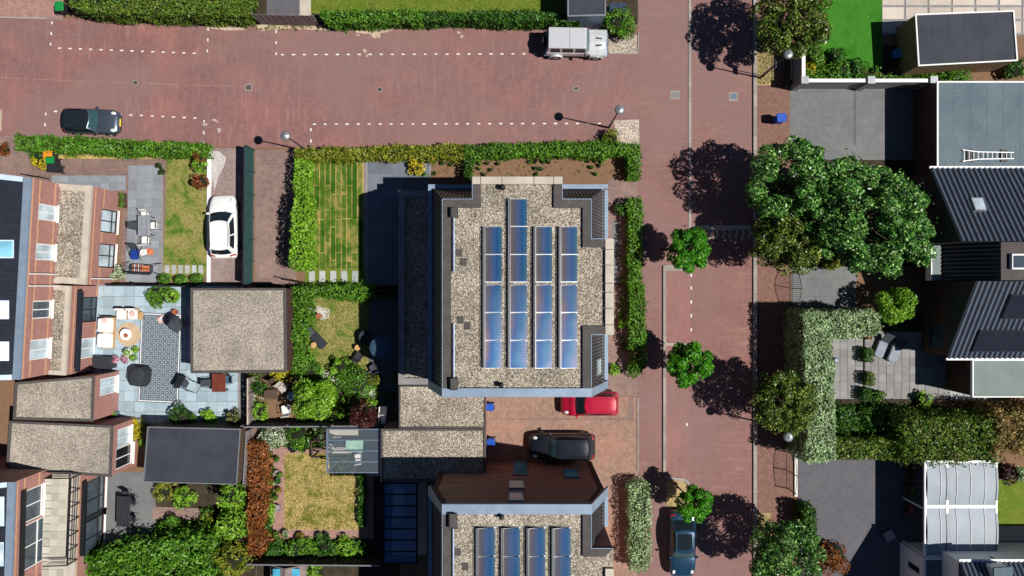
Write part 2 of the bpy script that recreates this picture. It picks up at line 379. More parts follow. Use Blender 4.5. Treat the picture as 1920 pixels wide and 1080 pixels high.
# painted markings
dash = MB().box(-.115, .115, -.05, .05, 0, .0015).mesh('road_marking', m_mark)
def mark(px, py, vert=False, par=road, lvl=3, s=.92):
    o = bpy.data.objects.new('road_marking', dash); o.location = W(px, py)[:2]+(.004*lvl,)
    o.rotation_euler = (0, 0, (math.pi/2 if vert else 0)+random.uniform(-.05, .05)); o.scale = (s*random.uniform(.9, 1.1), s*random.uniform(.9, 1.1), 1); link(o, par)
for i in range(14): mark(112+19.4*i, 90.3+.75*i)
for x, y in ((97.5, 43), (96.3, 63), (95, 83), (390.3, 55), (389.8, 75), (388.8, 95.5), (86, 214), (84.7, 234), (84, 254), (383, 228), (382.3, 249), (381.5, 268), (518, 59), (518, 80), (518, 100.5), (583, 243), (583, 264.5)): mark(x, y, True)
for i in list(range(0, 2))+list(range(6, 14)): mark(104.5+20.1*i, 209+.95*i)
for i in range(24): mark(529.8+20.57*i, 102.6-.07*i)
for i in range(27): mark(589.5+20.55*i, 233-.06*i)
for y in (516, 540, 566, 592, 618, 644): mark(1296, y, True, lvl=4)
mark(1288, 796, True, lvl=3)
# give-way teeth on the raised table
tt = MB(); tt.poly([W(1300, 431.5)[:2]+(.016,), W(1408, 431.5)[:2]+(.016,), W(1408, 422.5)[:2]+(.016,), W(1300, 422.5)[:2]+(.016,)]); tt.build('stone_band', m_conc, road)
for i in range(9):
    x = 1304+12.2*i; k = .016
    tz = MB().poly([W(a, b)[:2]+(k,) for a, b in ((x, 432), (x+5, 432), (x+8, 438), (x+4, 443), (x+6, 448), (x+2, 448), (x-1, 443), (x+3, 438))])
    o = tz.build('stone_tooth', m_conc, road)
    if o.data.polygons[0].normal.z < 0: o.data.flip_normals()
# covers in the road
def cover(px, py, w, d, m, rim=m_kerb):
    x, y = W2(px, py); mb = MB(); mb.box(x-w/2, x+w/2, y-d/2, y+d/2, .004, .018); o = mb.build('drain_cover', rim, road)
    MB().box(x-w*.36, x+w*.36, y-d*.34, y+d*.34, .018, .021).build('grate', m, o)
    sl_ = MB()
    for i in range(4): sl_.box(x-w*.3+i*w*.19, x-w*.3+i*w*.19+.03, y-d*.3, y+d*.3, .021, .024)
    sl_.build('grate_bar', m_felt, o)
for a in ((254, 155, .36, .28, m_black), (466, 164, .5, .5, m_felt), (712, 168, .36, .28, m_black), (1080, 166, .42, .28, m_felt), (1265, 178, .66, .6, m_concd), (1375, 181, .62, .6, m_zincd)): cover(*a)
# ---------------------------------------------------------------- tiled terraces
TILE = {}
def tiles(parent, x0, y0, x1, y1, size, mat, z=.006, rz=0.0, sy=None, name='paving_tile', gap=.012, skip=None, th=.02, zref=0.0, ang=0.0):
    ax, ay = W2(x0, y1, zref); bx, by = W2(x1, y0, zref); sy = sy or size
    key = (mat.name, size, sy, th)
    if key not in TILE:
        TILE[key] = MB().hexa([(-size/2+gap, -sy/2+gap, 0), (size/2-gap, -sy/2+gap, 0), (size/2-gap, sy/2-gap, 0), (-size/2+gap, sy/2-gap, 0)],
                              [(-size/2+gap+.006, -sy/2+gap+.006, th), (size/2-gap-.006, -sy/2+gap+.006, th), (size/2-gap-.006, sy/2-gap-.006, th), (-size/2+gap+.006, sy/2-gap-.006, th)]).mesh(name, mat)
    nx = max(1, round((bx-ax)/size)); ny = max(1, round((by-ay)/sy)); k = 0
    fx, fy = (bx-ax)/(nx*size), (by-ay)/(ny*sy)
    for j in range(ny):
        for i in range(nx):
            x = ax+(i+.5)*(bx-ax)/nx; y = ay+(j+.5)*(by-ay)/ny
            if ang: x += (y-by)*math.tan(ang)
            if skip and skip(x*F/(H-zref)+960, 540-y*F/(H-zref)): continue
            o = bpy.data.objects.new(name, TILE[key]); o.location = (x, y, z+random.uniform(0, .006)); o.scale = (fx, fy, 1)
            o.rotation_euler = (random.uniform(-.004, .004), random.uniform(-.004, .004), random.uniform(-.006, .006)-ang); link(o, parent); k += 1
    return k
s = sheet('terrace', (97, 329, 236, 358), 3, m_concd); tiles(s, 97, 329, 236, 356, .55, mt_grey, .012)
s = sheet('terrace', (240, 310, 306, 530), 3, m_concd); tiles(s, 243, 311, 304, 528, .58, mt_grey, .012, ang=math.radians(2.2))
sheet('brick_terrace', [(60, 290), (312, 296), (312, 345), (306, 530), (225, 530), (232, 345), (60, 345)], 2, m_drive_b)
s = sheet('terrace', (150, 532, 458, 795), 2, m_concd); tiles(s, 156, 536, 446, 792, .74, mt_blue, .009, skip=lambda x, y: (x > 352 and y < 700 and x < 440 and y > 556 and x > 372) or (x < 185 and y > 690))
s = sheet('terrace', (1555, 622, 1840, 748), 3, m_concd); tiles(s, 1560, 626, 1734, 746, .56, mt_stone, .012); tiles(s, 1734, 626, 1836, 746, 1.0, mt_stone, .012)
s = sheet('terrace', (684, 302, 808, 535), 3, m_concd); tiles(s, 690, 304, 806, 532, .86, mt_slate, .012)
tiles(bpy.data.objects['paving_base'], 1652, -40, 1960, 64, 1.75, mt_beige, .012, sy=.95, gap=.07)
s = sheet('terrace', (196, 885, 292, 1018), 3, m_dgrey); sheet('brick_path', [(286, 950), (378, 953), (374, 975), (286, 973)], 4, m_drive_g, s)
sheet('garden_bed', (196, 895, 480, 1300), 2, m_soild); sheet("garden_bed", (481, 532, 750, 1300), 2, m_soild); sheet('garden_bed', (-40, 255, 59, 333), 2, m_drive_g)
# ---------------------------------------------------------------- lawns
def clover(name, pts, lvl, mat, label, cat='lawn'):
    o = sheet(name, pts, lvl, mat); return o
lawns = {}
lawns['n'] = sheet('lawn', (583, -250, 1063, 26), 4, m_lawn)
lawns['w'] = sheet('lawn', [(313, 294), (391, 292), (390, 500), (306, 500), (310, 400)], 3, m_lawn2); sheet("lawn", (95, 284, 312, 298), 4, m_lawndry)
sheet("garden_bed", (748, 535, 760, 800), 2, m_soild); lawns["m"] = sheet('lawn', [(588, 556), (695, 556), (690, 706), (640, 712), (588, 690), (566, 620)], 3, m_lawn2)
lawns['s'] = sheet('lawn', (533, 850, 678, 993), 4, m_lawndry)
lawns['e'] = sheet('lawn', (1866, 900, 2100, 988), 3, m_lawn); sheet('garden_path', (1866, 986, 2100, 1014), 4, m_conc)
lawns['f'] = sheet('lawn', [(1528, -200), (1652, -200), (1654, 131), (1510, 131)], 3, m_lawnfake)
sheet('garden_path', [(512, 838), (700, 838), (700, 1010), (512, 1010)], 3, m_pave_l)
lawn_t = sheet('lawn', (578, 299, 682, 532), 3, m_lawndry)
key = MB().box(-.5, .5, -.5, .5, 0, .02).mesh('turf_strip', m_turf)
for i in range(10):
    y = 302
    while y < 504:
        h = random.choice((46, 62, 80, 110)); y2 = min(505, y+h)
        if y2 > 490: y2 = 505
        if y == 302: y2 = 310 if False else y2
        cx, cy = W2(584.5+10.1*i, (y+y2)/2); o = bpy.data.objects.new('turf_strip', key); o.location = (cx, cy, .012)
        o.scale = (.33+random.uniform(-.03, .02), (y2-y)*.0375-random.uniform(.03, .07), random.uniform(.7, 1.3)); link(o, lawn_t); y = y2
def steps(par, xs, y0, y1, w, dy=0.0):
    for i, x in enumerate(xs):
        cx, cy = W2(x, (y0+y1)/2+dy*i); MB().obox(cx, cy, .014, .04, w, (y1-y0)*.0375, random.uniform(-.03, .03)).build('stepping_stone', mt_step, par)
sg = sheet('lawn', (572, 505, 684, 533), 4, m_lawn)
steps(sg, (585, 604.5, 625, 645.5, 666), 508, 529, .42)
sg = sheet('lawn', (306, 499, 390, 516), 4, m_lawn2)
steps(sg, (313.5, 326.5, 339, 351.5, 364.5, 377), 497, 513, .31)

# sand and chalk spilt on the paving
def spill(pts, mat, lvl=4, par=road):
    c = np.mean(np.array(pts), 0); q = []
    for i in range(len(pts)):
        a, b = np.array(pts[i]), np.array(pts[(i+1) % len(pts)])
        for k in range(4): p = a+(b-a)*k/4; q.append(tuple(p+(p-c)*random.uniform(-.18, .18)))
    o = sheet('sand_spill', q, lvl, mat, par)
m_sand = plain('spilt_sand', A(206, 184, 162), .95, .2, 3, 20, .4)
for pts in ([(664, 55), (680, 57), (692, 56), (696, 63), (708, 56), (734, 55), (730, 60), (712, 62), (712, 72), (700, 71), (694, 64), (672, 62)], [(680, 91), (687, 93), (688, 99), (682, 98)], [(686, 102), (691, 103), (690, 107), (686, 106)], [(856, 58), (864, 60), (864, 65), (858, 63)], [(864, 66), (870, 67), (868, 71), (863, 70)], [(668, 64), (675, 65), (673, 68), (669, 67)],
            [(550, 50), (600, 48), (624, 55), (606, 57), (560, 55)], [(380, 50), (455, 50), (462, 56), (420, 57)], [(0, 205), (4, 206), (3, 245), (0, 248)], [(480, 50), (496, 46), (548, 49), (540, 54), (490, 58)]): spill(pts, m_sand)
m_chalk = plain('chalk_dust', A(196, 176, 178), .95, .2, 6, 20, .1)
for pts in ([(380, 232), (390, 231), (388, 236), (381, 236)], [(396, 224), (403, 222), (412, 230), (404, 229)], [(407, 240), (415, 241), (413, 249), (408, 248)]): spill(pts, m_chalk)
sheet('efflorescence', [(391, 283), (412, 284), (424, 296), (420, 312), (410, 330), (402, 358), (399, 330), (395, 370), (393, 330)], 3, plain('lime_bloom', A(214, 206, 204), .9, .25, 4, 20, .2), None)
sheet('brick_course', [(0, 145), (60, 148), (240, 155.5), (240, 156.3), (60, 149), (0, 146)], 3, m_pave_l, road); sheet('brick_course', [(268, 155.5), (360, 159.5), (460, 162.2), (460, 163), (360, 160.5), (268, 156.6)], 3, m_pave_l, road)
# ---------------------------------------------------------------- buildings
def px_wall(a, b, px, py):
    """where the sight line of a photo pixel meets the upright plane through a and b: distance along the wall, height"""
    dx, dy = (px-960)/F, (540-py)/F; ex, ey = b[0]-a[0], b[1]-a[1]; L = math.hypot(ex, ey); ex /= L; ey /= L; nx, ny = ey, -ex
    t = (nx*a[0]+ny*a[1])/(nx*dx+ny*dy); return ((t*dx-a[0])*ex+(t*dy-a[1])*ey, H-t)
def window(par, P, u0, u1, z0, z1, fm, pm, mull=1, trans=0, sill=None, name='window'):
    fw = .07
    def bx(m, ua, ub, za, zb, d0, d1): m.hexa([P(ua, d0, za), P(ub, d0, za), P(ub, d1, za), P(ua, d1, za)], [P(ua, d0, zb), P(ub, d0, zb), P(ub, d1, zb), P(ua, d1, zb)])
    m = MB(); bx(m, u0, u0+fw, z0, z1, -.1, -.03); bx(m, u1-fw, u1, z0, z1, -.1, -.03); bx(m, u0+fw, u1-fw, z1-fw, z1, -.1, -.03); bx(m, u0+fw, u1-fw, z0, z0+fw, -.1, -.03)
    for i in range(mull):
        c = u0+(u1-u0)*(i+1)/(mull+1); bx(m, c-.035, c+.035, z0+fw, z1-fw, -.095, -.033)
    for i in range(trans):
        c = z0+(z1-z0)*(.3+.45*i); bx(m, u0+fw, u1-fw, c-.03, c+.03, -.092, -.036)
    o = m.build(name, fm, par)
    m = MB(); m.poly([P(u0, -.085, z0), P(u1, -.085, z0), P(u1, -.085, z1), P(u0, -.085, z1)]); m.build('pane', pm, o)
    if sill: m = MB(); bx(m, u0-.06, u1+.06, z0-.07, z0-.003, -.08, .14); m.build('sill', sill, o)
    return o
def wall(par, a, b, z0, z1, mat, ops=(), name='wall', bands=(), bandmat=None, px=True, rz=None):
    """upright wall from a to b, outside on the right; ops = (x0,y0,x1,y1, frame, pane, mullions, transoms, sill) in photo pixels"""
    ex, ey = b[0]-a[0], b[1]-a[1]; L = math.hypot(ex, ey); ex /= L; ey /= L; nx, ny = ey, -ex
    P = lambda u, d, z: (a[0]+ex*u+nx*d, a[1]+ey*u+ny*d, z)
    R = []
    for op in ops:
        if px:
            q = [px_wall(a, b, op[0], op[1]), px_wall(a, b, op[2], op[3])]
            u0, u1 = sorted((q[0][0], q[1][0])); w0, w1 = sorted((q[0][1], q[1][1]))
        else: u0, w0, u1, w1 = op[:4]
        R.append((max(.05, u0), min(L-.05, u1), max(z0+.02, w0), min(z1-.05, w1))+tuple(op[4:]))
    us = sorted({0, L}|{r[0] for r in R}|{r[1] for r in R}); zs = sorted({z0, z1}|{r[2] for r in R}|{r[3] for r in R})
    m = MB()
    for i in range(len(us)-1):
        for j in range(len(zs)-1):
            cu, cz = (us[i]+us[i+1])/2, (zs[j]+zs[j+1])/2
            if any(r[0] < cu < r[1] and r[2] < cz < r[3] for r in R): continue
            m.poly([P(us[i], 0, zs[j]), P(us[i+1], 0, zs[j]), P(us[i+1], 0, zs[j+1]), P(us[i], 0, zs[j+1])])
    for r in R:
        u0, u1, w0, w1 = r[:4]; d = -.14
        for q in (((u0, w0), (u0, w1)), ((u0, w1), (u1, w1)), ((u1, w1), (u1, w0)), ((u1, w0), (u0, w0))):
            m.poly([P(q[0][0], 0, q[0][1]), P(q[1][0], 0, q[1][1]), P(q[1][0], d, q[1][1]), P(q[0][0], d, q[0][1])])
    o = m.build(name, mat, par)
    for r in R: window(par, P, *r[:4], *(r[4:] or (m_white, m_pane)))
    for z, h in bands:
        segs = [(0, L)]
        for r in R:
            if r[2] < z+h and r[3] > z:
                ns = []
                for s0, s1 in segs:
                    if r[1] <= s0 or r[0] >= s1: ns.append((s0, s1)); continue
                    if r[0] > s0: ns.append((s0, r[0]))
                    if r[1] < s1: ns.append((r[1], s1))
                segs = ns
        for s0, s1 in segs:
            MB().hexa([P(s0, 0.001, z), P(s1, 0.001, z), P(s1, .012, z), P(s0, .012, z)], [P(s0, 0.001, z+h), P(s1, 0.001, z+h), P(s1, .012, z+h), P(s0, .012, z+h)]).build('brick_band', bandmat or m_orange, o)

    return P
def coping(par, poly, z0, z1, w, mat, name='coping', skip=(), each=True):
    p = ccw(poly); q = inset(p, w); n = len(p)
    for i in range(n):
        if i in skip: continue
        j = (i+1) % n; MB().prism([p[i], p[j], q[j], q[i]], z0, z1).build(name, mat, par)
def slab(par, poly, z0, z1, mat, name): return MB().prism(poly, z0, z1).build(name, mat, par)
def top(par, poly, z, mat, name='roof', world=True):
    m = MB(); m.poly([(x, y, z) for x, y in ccw(poly)]); return m.build(name, mat, par)
def flat_building(name, label, cat, poly, z, wallmat, roofmat, copmat, copw=.16, ops={}, group=None, coph=.08, wallmats=None):
    p = ccw(poly); cx = sum(q[0] for q in p)/len(p); cy = sum(q[1] for q in p)/len(p)
    t = thing(name, label, cat, (cx, cy, 0), 0, group)
    q = inset(p, .05)
    for i in range(len(p)): wall(t, q[i], q[(i+1) % len(p)], 0, z-coph, (wallmats or {}).get(i, wallmat), ops.get(i, ()))
    r = top(t, inset(p, copw-.02), z-.07, roofmat, 'roof'); coping(t, p, z-coph, z, copw, copmat)
    slab(t, inset(p, .06), z-coph-.04, z-coph-.01, m_felt, 'roof_deck')
    if roofmat in (m_feltb, m_feltg) and len(p) == 4:      # lapped felt strips
        q = [Vector(v) for v in inset(p, copw)]; n = max(2, int((q[1]-q[0]).length/1.05))
        for i in range(1, n): a_, b_ = q[0].lerp(q[1], i/n), q[3].lerp(q[2], i/n); MB().bar((a_.x, a_.y, z-.067), (b_.x, b_.y, z-.067), .07+random.uniform(0, .03), .008).build('felt_seam', roofmat, t)
    return t
def hitplane(px, py, o, n):
    d = Vector(((px-960)/F, (540-py)/F, -1)); c = Vector((0, 0, H)); o = Vector(o); n = Vector(n); t = (o-c).dot(n)/d.dot(n); return c+d*t
def ribs(par, origin, along, up, length, count, step, mat, r=.09, name='tile_row', lens=None, n=5, ht=.8):
    """rows of roof tiles: each row a raised roll running up the slope"""
    al = Vector(along).normalized(); u = Vector(up).normalized(); nn = u.cross(al).normalized()
    if nn.z < 0: nn = -nn
    if lens is None:
        m = MB(); rings = []
        for k in (0, length):
            rings.append([u*k+al*(r*math.cos(math.pi*i/(n-1)))+nn*(r*ht*math.sin(math.pi*i/(n-1))) for i in range(n)])
        m.loft(rings); me = m.mesh(name, mat, False)
    for i in range(count):
        o = bpy.data.objects.new(name, me); o.location = Vector(origin)+al*(step*(i+.5)+random.uniform(-.006, .006))+nn*random.uniform(0, .006); link(o, par)
# ---- the two town houses with mansard roofs
ZG, ZR = 6.0, 9.4
def X_(px, z): return (px-960)*(H-z)/F
def Y_(py, z): return (540-py)*(H-z)/F
def mansard(t, xl, xr, xtl, xtr, yb, yt, ytt, ribmat, gableend, nx0=None, nx1=None):
    pass
def stones(par, pts_axis, fixed, vertical, z0, z1, gap=.015):
    """coping stones, one object each, between the given pixel stations"""
    for a, b in zip(pts_axis, pts_axis[1:]):
        if vertical: x0, x1 = X_(fixed[0], z1), X_(fixed[1], z1); y0, y1 = Y_(b, z1), Y_(a, z1); y0 += gap; y1 -= gap
        else: y0, y1 = Y_(fixed[1], z1), Y_(fixed[0], z1); x0, x1 = X_(a, z1), X_(b, z1); x0 += gap; x1 -= gap
        MB().box(x0, x1, y0, y1, z0, z1+random.uniform(-.01, .012)).build('coping_stone', m_conc, par, bevel=.012)
def slope(t, lo0, lo1, hi1, hi0, name='mansard_slope', step=.2):
    """one steep tiled slope: dark sheet with small raised rolls"""
    lo0, lo1, hi1, hi0 = map(Vector, (lo0, lo1, hi1, hi0))
    o = MB().poly([lo0, lo1, hi1, hi0]).build(name, m_tile_dark, t)
    nrm = (lo1-lo0).cross(hi0-lo0).normalized(); L = (lo1-lo0).length; n = max(2, int(L/step)); m = MB()
    Lh = (hi1-hi0).length; al = (lo1-lo0).normalized()
    h0 = (hi0-lo0).dot(al); h1 = (hi1-lo0).dot(al); up = (hi0-lo0)-al*h0
    for i in range(n):
        u = (i+.5)*L/n; f = 1.0
        if u < h0: f = u/h0
        if u > h1: f = (L-u)/(L-h1)
        a = lo0+al*u; b = a+up*f; s_ = al*.055
        k = nrm*.07
        m.hexa([a-s_, a+s_, a+s_*.5+k, a-s_*.5+k], [b-s_, b+s_, b+s_*.5+k, b-s_*.5+k])
    m.build('tile_rolls', m_felt, o, kind='stuff')
    return o
def town_house(label, north):
    yS = -6.15 if north else -25.0; yN = 6.37 if north else -12.2
    t = thing('town_house', label, 'house', (0, (yS+yN)/2, 0))
    xl, xr = X_(803, ZG), X_(1140, ZG); xtl, xtr = X_(829, ZR), X_(1109, ZR); ytt = Y_(373, ZR) if north else yN
    xN0, xN1, yNb = X_(885, 9.5), X_(1055, 9.5), 6.29
    dy = 0 if north else -18.37
    yE0, yE1 = (Y_(628, 9.5), Y_(447, 9.5)) if north else (-24.5, Y_(1028, 9.5)); xE = X_(1151, 9.5)
    wl, wr, wn = xl+.35, xr-.35, yN-.35 if north else yN
    # lower walls with window openings
    wo = [(1.2+2.6*i, .9 if i != 1 else .05, 2.6+2.6*i, 2.4, m_white, m_pane, 1) for i in range(3)]+[(1.2+2.6*i, 3.7, 2.6+2.6*i, 5.3, m_white, m_pane, 1) for i in range(4)]
    wall(t, (wr, yS), (wr, wn), 0, ZG-.1, m_wbrick, wo, px=False)
    wall(t, (wl, wn), (wl, yS), 0, ZG-.1, m_wbrick, wo, px=False)
    if north:
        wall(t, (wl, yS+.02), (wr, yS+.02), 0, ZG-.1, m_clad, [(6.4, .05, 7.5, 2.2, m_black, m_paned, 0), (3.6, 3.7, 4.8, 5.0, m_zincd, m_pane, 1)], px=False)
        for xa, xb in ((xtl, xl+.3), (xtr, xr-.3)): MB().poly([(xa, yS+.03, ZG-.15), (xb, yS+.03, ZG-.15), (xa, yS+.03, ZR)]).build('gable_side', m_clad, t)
    if north: wall(t, (wr, wn), (wl, wn), 0, ZG-.1, m_wbrick2, [(.8, 3.6, 2.2, 5.2, m_white, m_pane, 1)], px=False)
    # upper storey core
    yk = ytt if north else ytt-.14; core = [(xtl, yS), (xtr, yS), (xtr, yk), (xtl, yk)]
    slab(t, core, ZG-.6, ZR-.25, m_dark, 'upper_wall')
    # blocks standing up through the eaves
    wall(t, (xE-.05, yE0), (xE-.05, yE1), 0, 9.3, m_wbrick, [(.7, 3.6, 2.2, 5.4, m_white, m_pane, 1), (3.0, 3.6, 4.5, 5.4, m_white, m_pane, 1), (.7, 6.6, 2.2, 8.4, m_white, m_pane, 1), (3.0, 6.6, 4.5, 8.4, m_white, m_pane, 1)], px=False)
    slab(t, [(xtr-.4, yE0), (xE-.06, yE0), (xE-.06, yE1), (xtr-.4, yE1)], 3, 9.28, m_wbrick, 'gable_block')
    if north:
        wall(t, (xN1, yNb-.03), (xN0, yNb-.03), 0, 9.3, m_wbrick2, [(.8, 3.6, 2.2, 5.4, m_white, m_pane, 1), (3.0, 3.6, 4.4, 5.4, m_white, m_pane, 1), (.8, 6.6, 2.2, 8.4, m_white, m_pane, 1), (3.0, 6.6, 4.4, 8.4, m_white, m_pane, 1)], px=False)
        slab(t, [(xN0, ytt-.4), (xN1, ytt-.4), (xN1, yNb-.04), (xN0, yNb-.04)], 3, 9.28, m_wbrick2, 'gable_block')
    # roof outline (ccw)
    xin = X_(1135, 9.5)
    R = [(xtl, yS), (xtr, yS), (xtr, yE0), (xE, yE0), (xE, yE1), (xtr, yE1), (xtr, ytt)]
    R += [(xN1, ytt), (xN1, yNb), (xN0, yNb), (xN0, ytt), (xtl, ytt)] if north else [(xtl, ytt)]
    roof = slab(t, inset(R, .02), 9.05, 9.3, m_gravel, 'roof')
    # parapets (felt) on the recessed edges
    pw = .5
    Rp = ccw(R); Q = inset(Rp, pw); n = len(Rp)
    for i in range(n):
        j = (i+1) % n; a, b = Rp[i], Rp[j]
        mx, my = (a[0]+b[0])/2, (a[1]+b[1])/2
        if abs(mx-xE) < .01 or (north and abs(my-yNb) < .01) or abs(my-(yS if north else yN)) < .01: continue
        if not north and abs(my-yS) < .01: continue
        MB().prism([a, b, Q[j], Q[i]], 9.2, ZR+.06).build('parapet', m_felt, t)
        MB().prism([a, b, inset(Rp, .035)[j], inset(Rp, .035)[i]], ZR+.06, ZR+.085).build('parapet_trim', m_zinc, t)
    if north:
        stones(t, (885, 901, 941, 1001, 1038, 1055), (331, 345), False, 9.25, 9.5)
        stones(t, (447, 468, 497, 531, 548, 578, 609, 628), (1135, 1151), True, 9.25, 9.5)
    else: stones(t, (1066, 1092, 1120, 1150, 1180), (1135, 1151), True, 9.25, 9.5)
    # tiled slopes
    g = .34
    y0, y1 = (yS+.45, yN-g) if north else (yS, yN-.5)
    slope(t, (xl+g, y1, ZG), (xl+g, y0, ZG), (xtl, y0, ZR), (xtl, ytt if north else y1, ZR))
    segs = [(yE1, yN-g, True), (yS+.45, yE0, False)] if north else [(yE1, yN-.5, False)]
    for a, b, hip in segs: slope(t, (xr-g, a, ZG), (xr-g, b, ZG), (xtr, ytt if hip else b, ZR), (xtr, a, ZR))
    if north:
        slope(t, (xN0, yN-g, ZG), (xl+g, yN-g, ZG), (xtl, ytt, ZR), (xN0, ytt, ZR)); slope(t, (xr-g, yN-g, ZG), (xN1, yN-g, ZG), (xN1, ytt, ZR), (xtr, ytt, ZR))
    # gutters
    def gut(x0, x1, y0, y1): MB().box(x0, x1, y0, y1, ZG-.14, ZG+.05).build('gutter', m_zinc, t)
    def led(x0, x1, y0, y1): MB().box(x0, x1, y0, y1, ZG-.16, ZG-.02).build('eaves_ledge', m_concd, t)
    gut(xl, xl+.22, yS, yN); led(xl+.22, xl+.5, yS, yN-.22)
    for a, b, hip in segs: gut(xr-.22, xr, a, b); led(xr-.5, xr-.22, a, b-(.22 if hip else 0))
    if north: gut(xl+.22, xN0, yN-.26, yN); gut(xN1, xr, yN-.26, yN+.002); led(xl+.22, xN0, yN-.5, yN-.26); led(xN1, xr-.22, yN-.5, yN-.26)
    # zinc capped party wall following the mansard profile
    yc0, yc1 = (yS, Y_(728, 9.45)) if north else (Y_(964, 9.45), yN)
    MB().box(xtl, xtr, yc0, yc1, 9.25, 9.5).build('party_wall_cap', m_zinc, t)
    for xa, xb in ((xtl, xl), (xtr, xr)):
        m = MB(); s_ = -1 if xb < xa else 1
        prof = [(xa, 9.5), (xb, ZG+.1), (xb, ZG-.2), (xa-.12*s_, 9.15)]
        m.hexa([(x, yc0, z) for x, z in prof], [(x, yc1, z) for x, z in prof]); m.build('party_wall_cap', m_zinc, t)
    # roof furniture fixed to the house
    for (a, b, c, d) in (((845, 389, 858, 408), (851, 405, 510), 0, 0), ((844, 709, 858, 731), (851, 607, 712), 0, 0)) if north else (((842, 963, 857, 990), (850, 985, 1100), 0, 0),):
        ch = MB().prism(rect(a[0], a[1], a[2], a[3], 9.6), 9.3, 9.75).build('roof_box', m_dark, t); MB().prism(inset(ccw(rect(a[0], a[1], a[2], a[3], 9.8)), .03), 9.75, 9.79).build('roof_box_lid', m_felt, ch)
        x0, yy0, _ = W(b[0], b[1], 9.5); _, yy1, _ = W(b[0], b[2], 9.5)
        m = MB(); m.tube([(x0, yy0, 9.5), (x0, yy1, 9.5)], .055, 8); ro = m.build('roof_pipe', m_zinc, t); mm = MB()
        for k in range(3): yk = yy0+(yy1-yy0)*(.1+.4*k); mm.box(x0-.05, x0+.05, yk-.05, yk+.05, 9.3, 9.46)
        mm.build('pipe_bracket', m_dark, ro)
    for v in ((942, 351), (939, 722)) if north else ((940, 968),):
        x, y, _ = W(v[0], v[1], 9.5); m = MB().lathe([(.16, 9.3), (.16, 9.34), (.08, 9.36), (.08, 9.6), (.15, 9.61), (.15, 9.68), (.02, 9.72)], x, y, 12); m.build('roof_vent', m_black, t, True)
    for v in ((869, 491), (876, 611), (861, 474), (863, 600)) if north else ((872, 1062), (858, 1035)):
        x, y, _ = W(v[0], v[1], 9.3); MB().obox(x, y, 9.3, 9.33, .36, .42).build('roof_mat', m_felt, t)
    if not north:
        # brown clad gable towards the garages, board by board, with its windows
        P = lambda u, d, z: (wl+u, yN+d, z)
        a, b = (wr, yN), (wl, yN)
        prof = lambda z: (wl if z <= ZG else xl+.2+(xtl-xl-.2)*(z-ZG)/(ZR-ZG), wr if z <= ZG else xr-.2+(xtr-xr+.2)*(z-ZG)/(ZR-ZG))
        zs = [0, 1.0, 2.0, 2.95, 4.1, 5.15, 6.35, 7.45, 8.4, 9.25]; ops = []
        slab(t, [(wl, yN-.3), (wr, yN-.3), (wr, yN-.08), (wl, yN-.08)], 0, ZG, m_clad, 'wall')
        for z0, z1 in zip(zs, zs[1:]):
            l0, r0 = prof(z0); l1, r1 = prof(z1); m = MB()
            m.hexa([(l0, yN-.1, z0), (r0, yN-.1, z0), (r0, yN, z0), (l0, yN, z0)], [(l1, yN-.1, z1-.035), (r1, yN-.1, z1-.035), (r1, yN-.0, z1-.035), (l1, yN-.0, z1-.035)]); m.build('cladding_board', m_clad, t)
            for xa, xb in ((l0, l1), (r0, r1)):      # dark tile edge beside the boards
                s_ = -1 if xa < 0 else 1
                for k in range(3):
                    za = z0+(z1-z0)*k/3; xk = xa+(xb-xa)*k/3; MB().box(min(xk, xk-s_*.32), max(xk, xk-s_*.32), yN, yN+.05, za+.02, za+(z1-z0)/3-.02).build('edge_tile', m_dbrick, t)
        for (x0, y0, x1, y1) in ((953, 903, 985, 918), (953, 926, 983, 940), (1055, 884, 1087, 897), (962, 868, 990, 892)):
            q0 = px_wall(a, b, x0, y0); q1 = px_wall(a, b, x1, y1); L = wr-wl
            ua, ub = sorted((wr-q0[0], wr-q1[0])); za, zb = sorted((q0[1], q1[1])); za = max(za, .1)
            o = MB().box(ua, ub, yN+.002, yN+.1, za, zb).build('window', m_zincd if zb > 2.7 else m_black, t)
            MB().box(ua+.09, ub-.09, yN+.1, yN+.106, za+.09, zb-.09).build('pane', m_paneb if zb > 2.7 else m_paned, o)
            MB().box(ua-.04, ub+.04, yN+.002, yN+.14, za-.05, za).build('sill', m_zinc, o)
    else:
        xa = xr-g; sl0 = Vector((xtr+.35, Y_(690, 8), 8.5))
        pc = Vector((.5*(xa+xtr), Y_(688, 8), .5*(ZG+ZR))); up = Vector((xtr-xa, 0, ZR-ZG)).normalized(); nn = Vector((ZR-ZG, 0, xa-xtr)).normalized()
        m = MB(); q = [pc+up*i*.6+Vector((0, 1, 0))*j*.5 for i, j in ((-1, -1), (-1, 1), (1, 1), (1, -1))]; m.hexa([p+nn*.06 for p in q], [p+nn*.14 for p in q]); so_ = m.build('skylight', m_steel, t)
        m = MB(); q = [pc+up*i*.5+Vector((0, 1, 0))*j*.4 for i, j in ((-1, -1), (-1, 1), (1, 1), (1, -1))]; m.hexa([p+nn*.14 for p in q], [p+nn*.15 for p in q]); m.build('pane', m_panel, so_)
    return t
HA = town_house('flat-roofed town house with gravel roof, zinc gutters and concrete coping stones', True)
HS = town_house('town house with brown clad gable facing the garages and gravel roof', False)
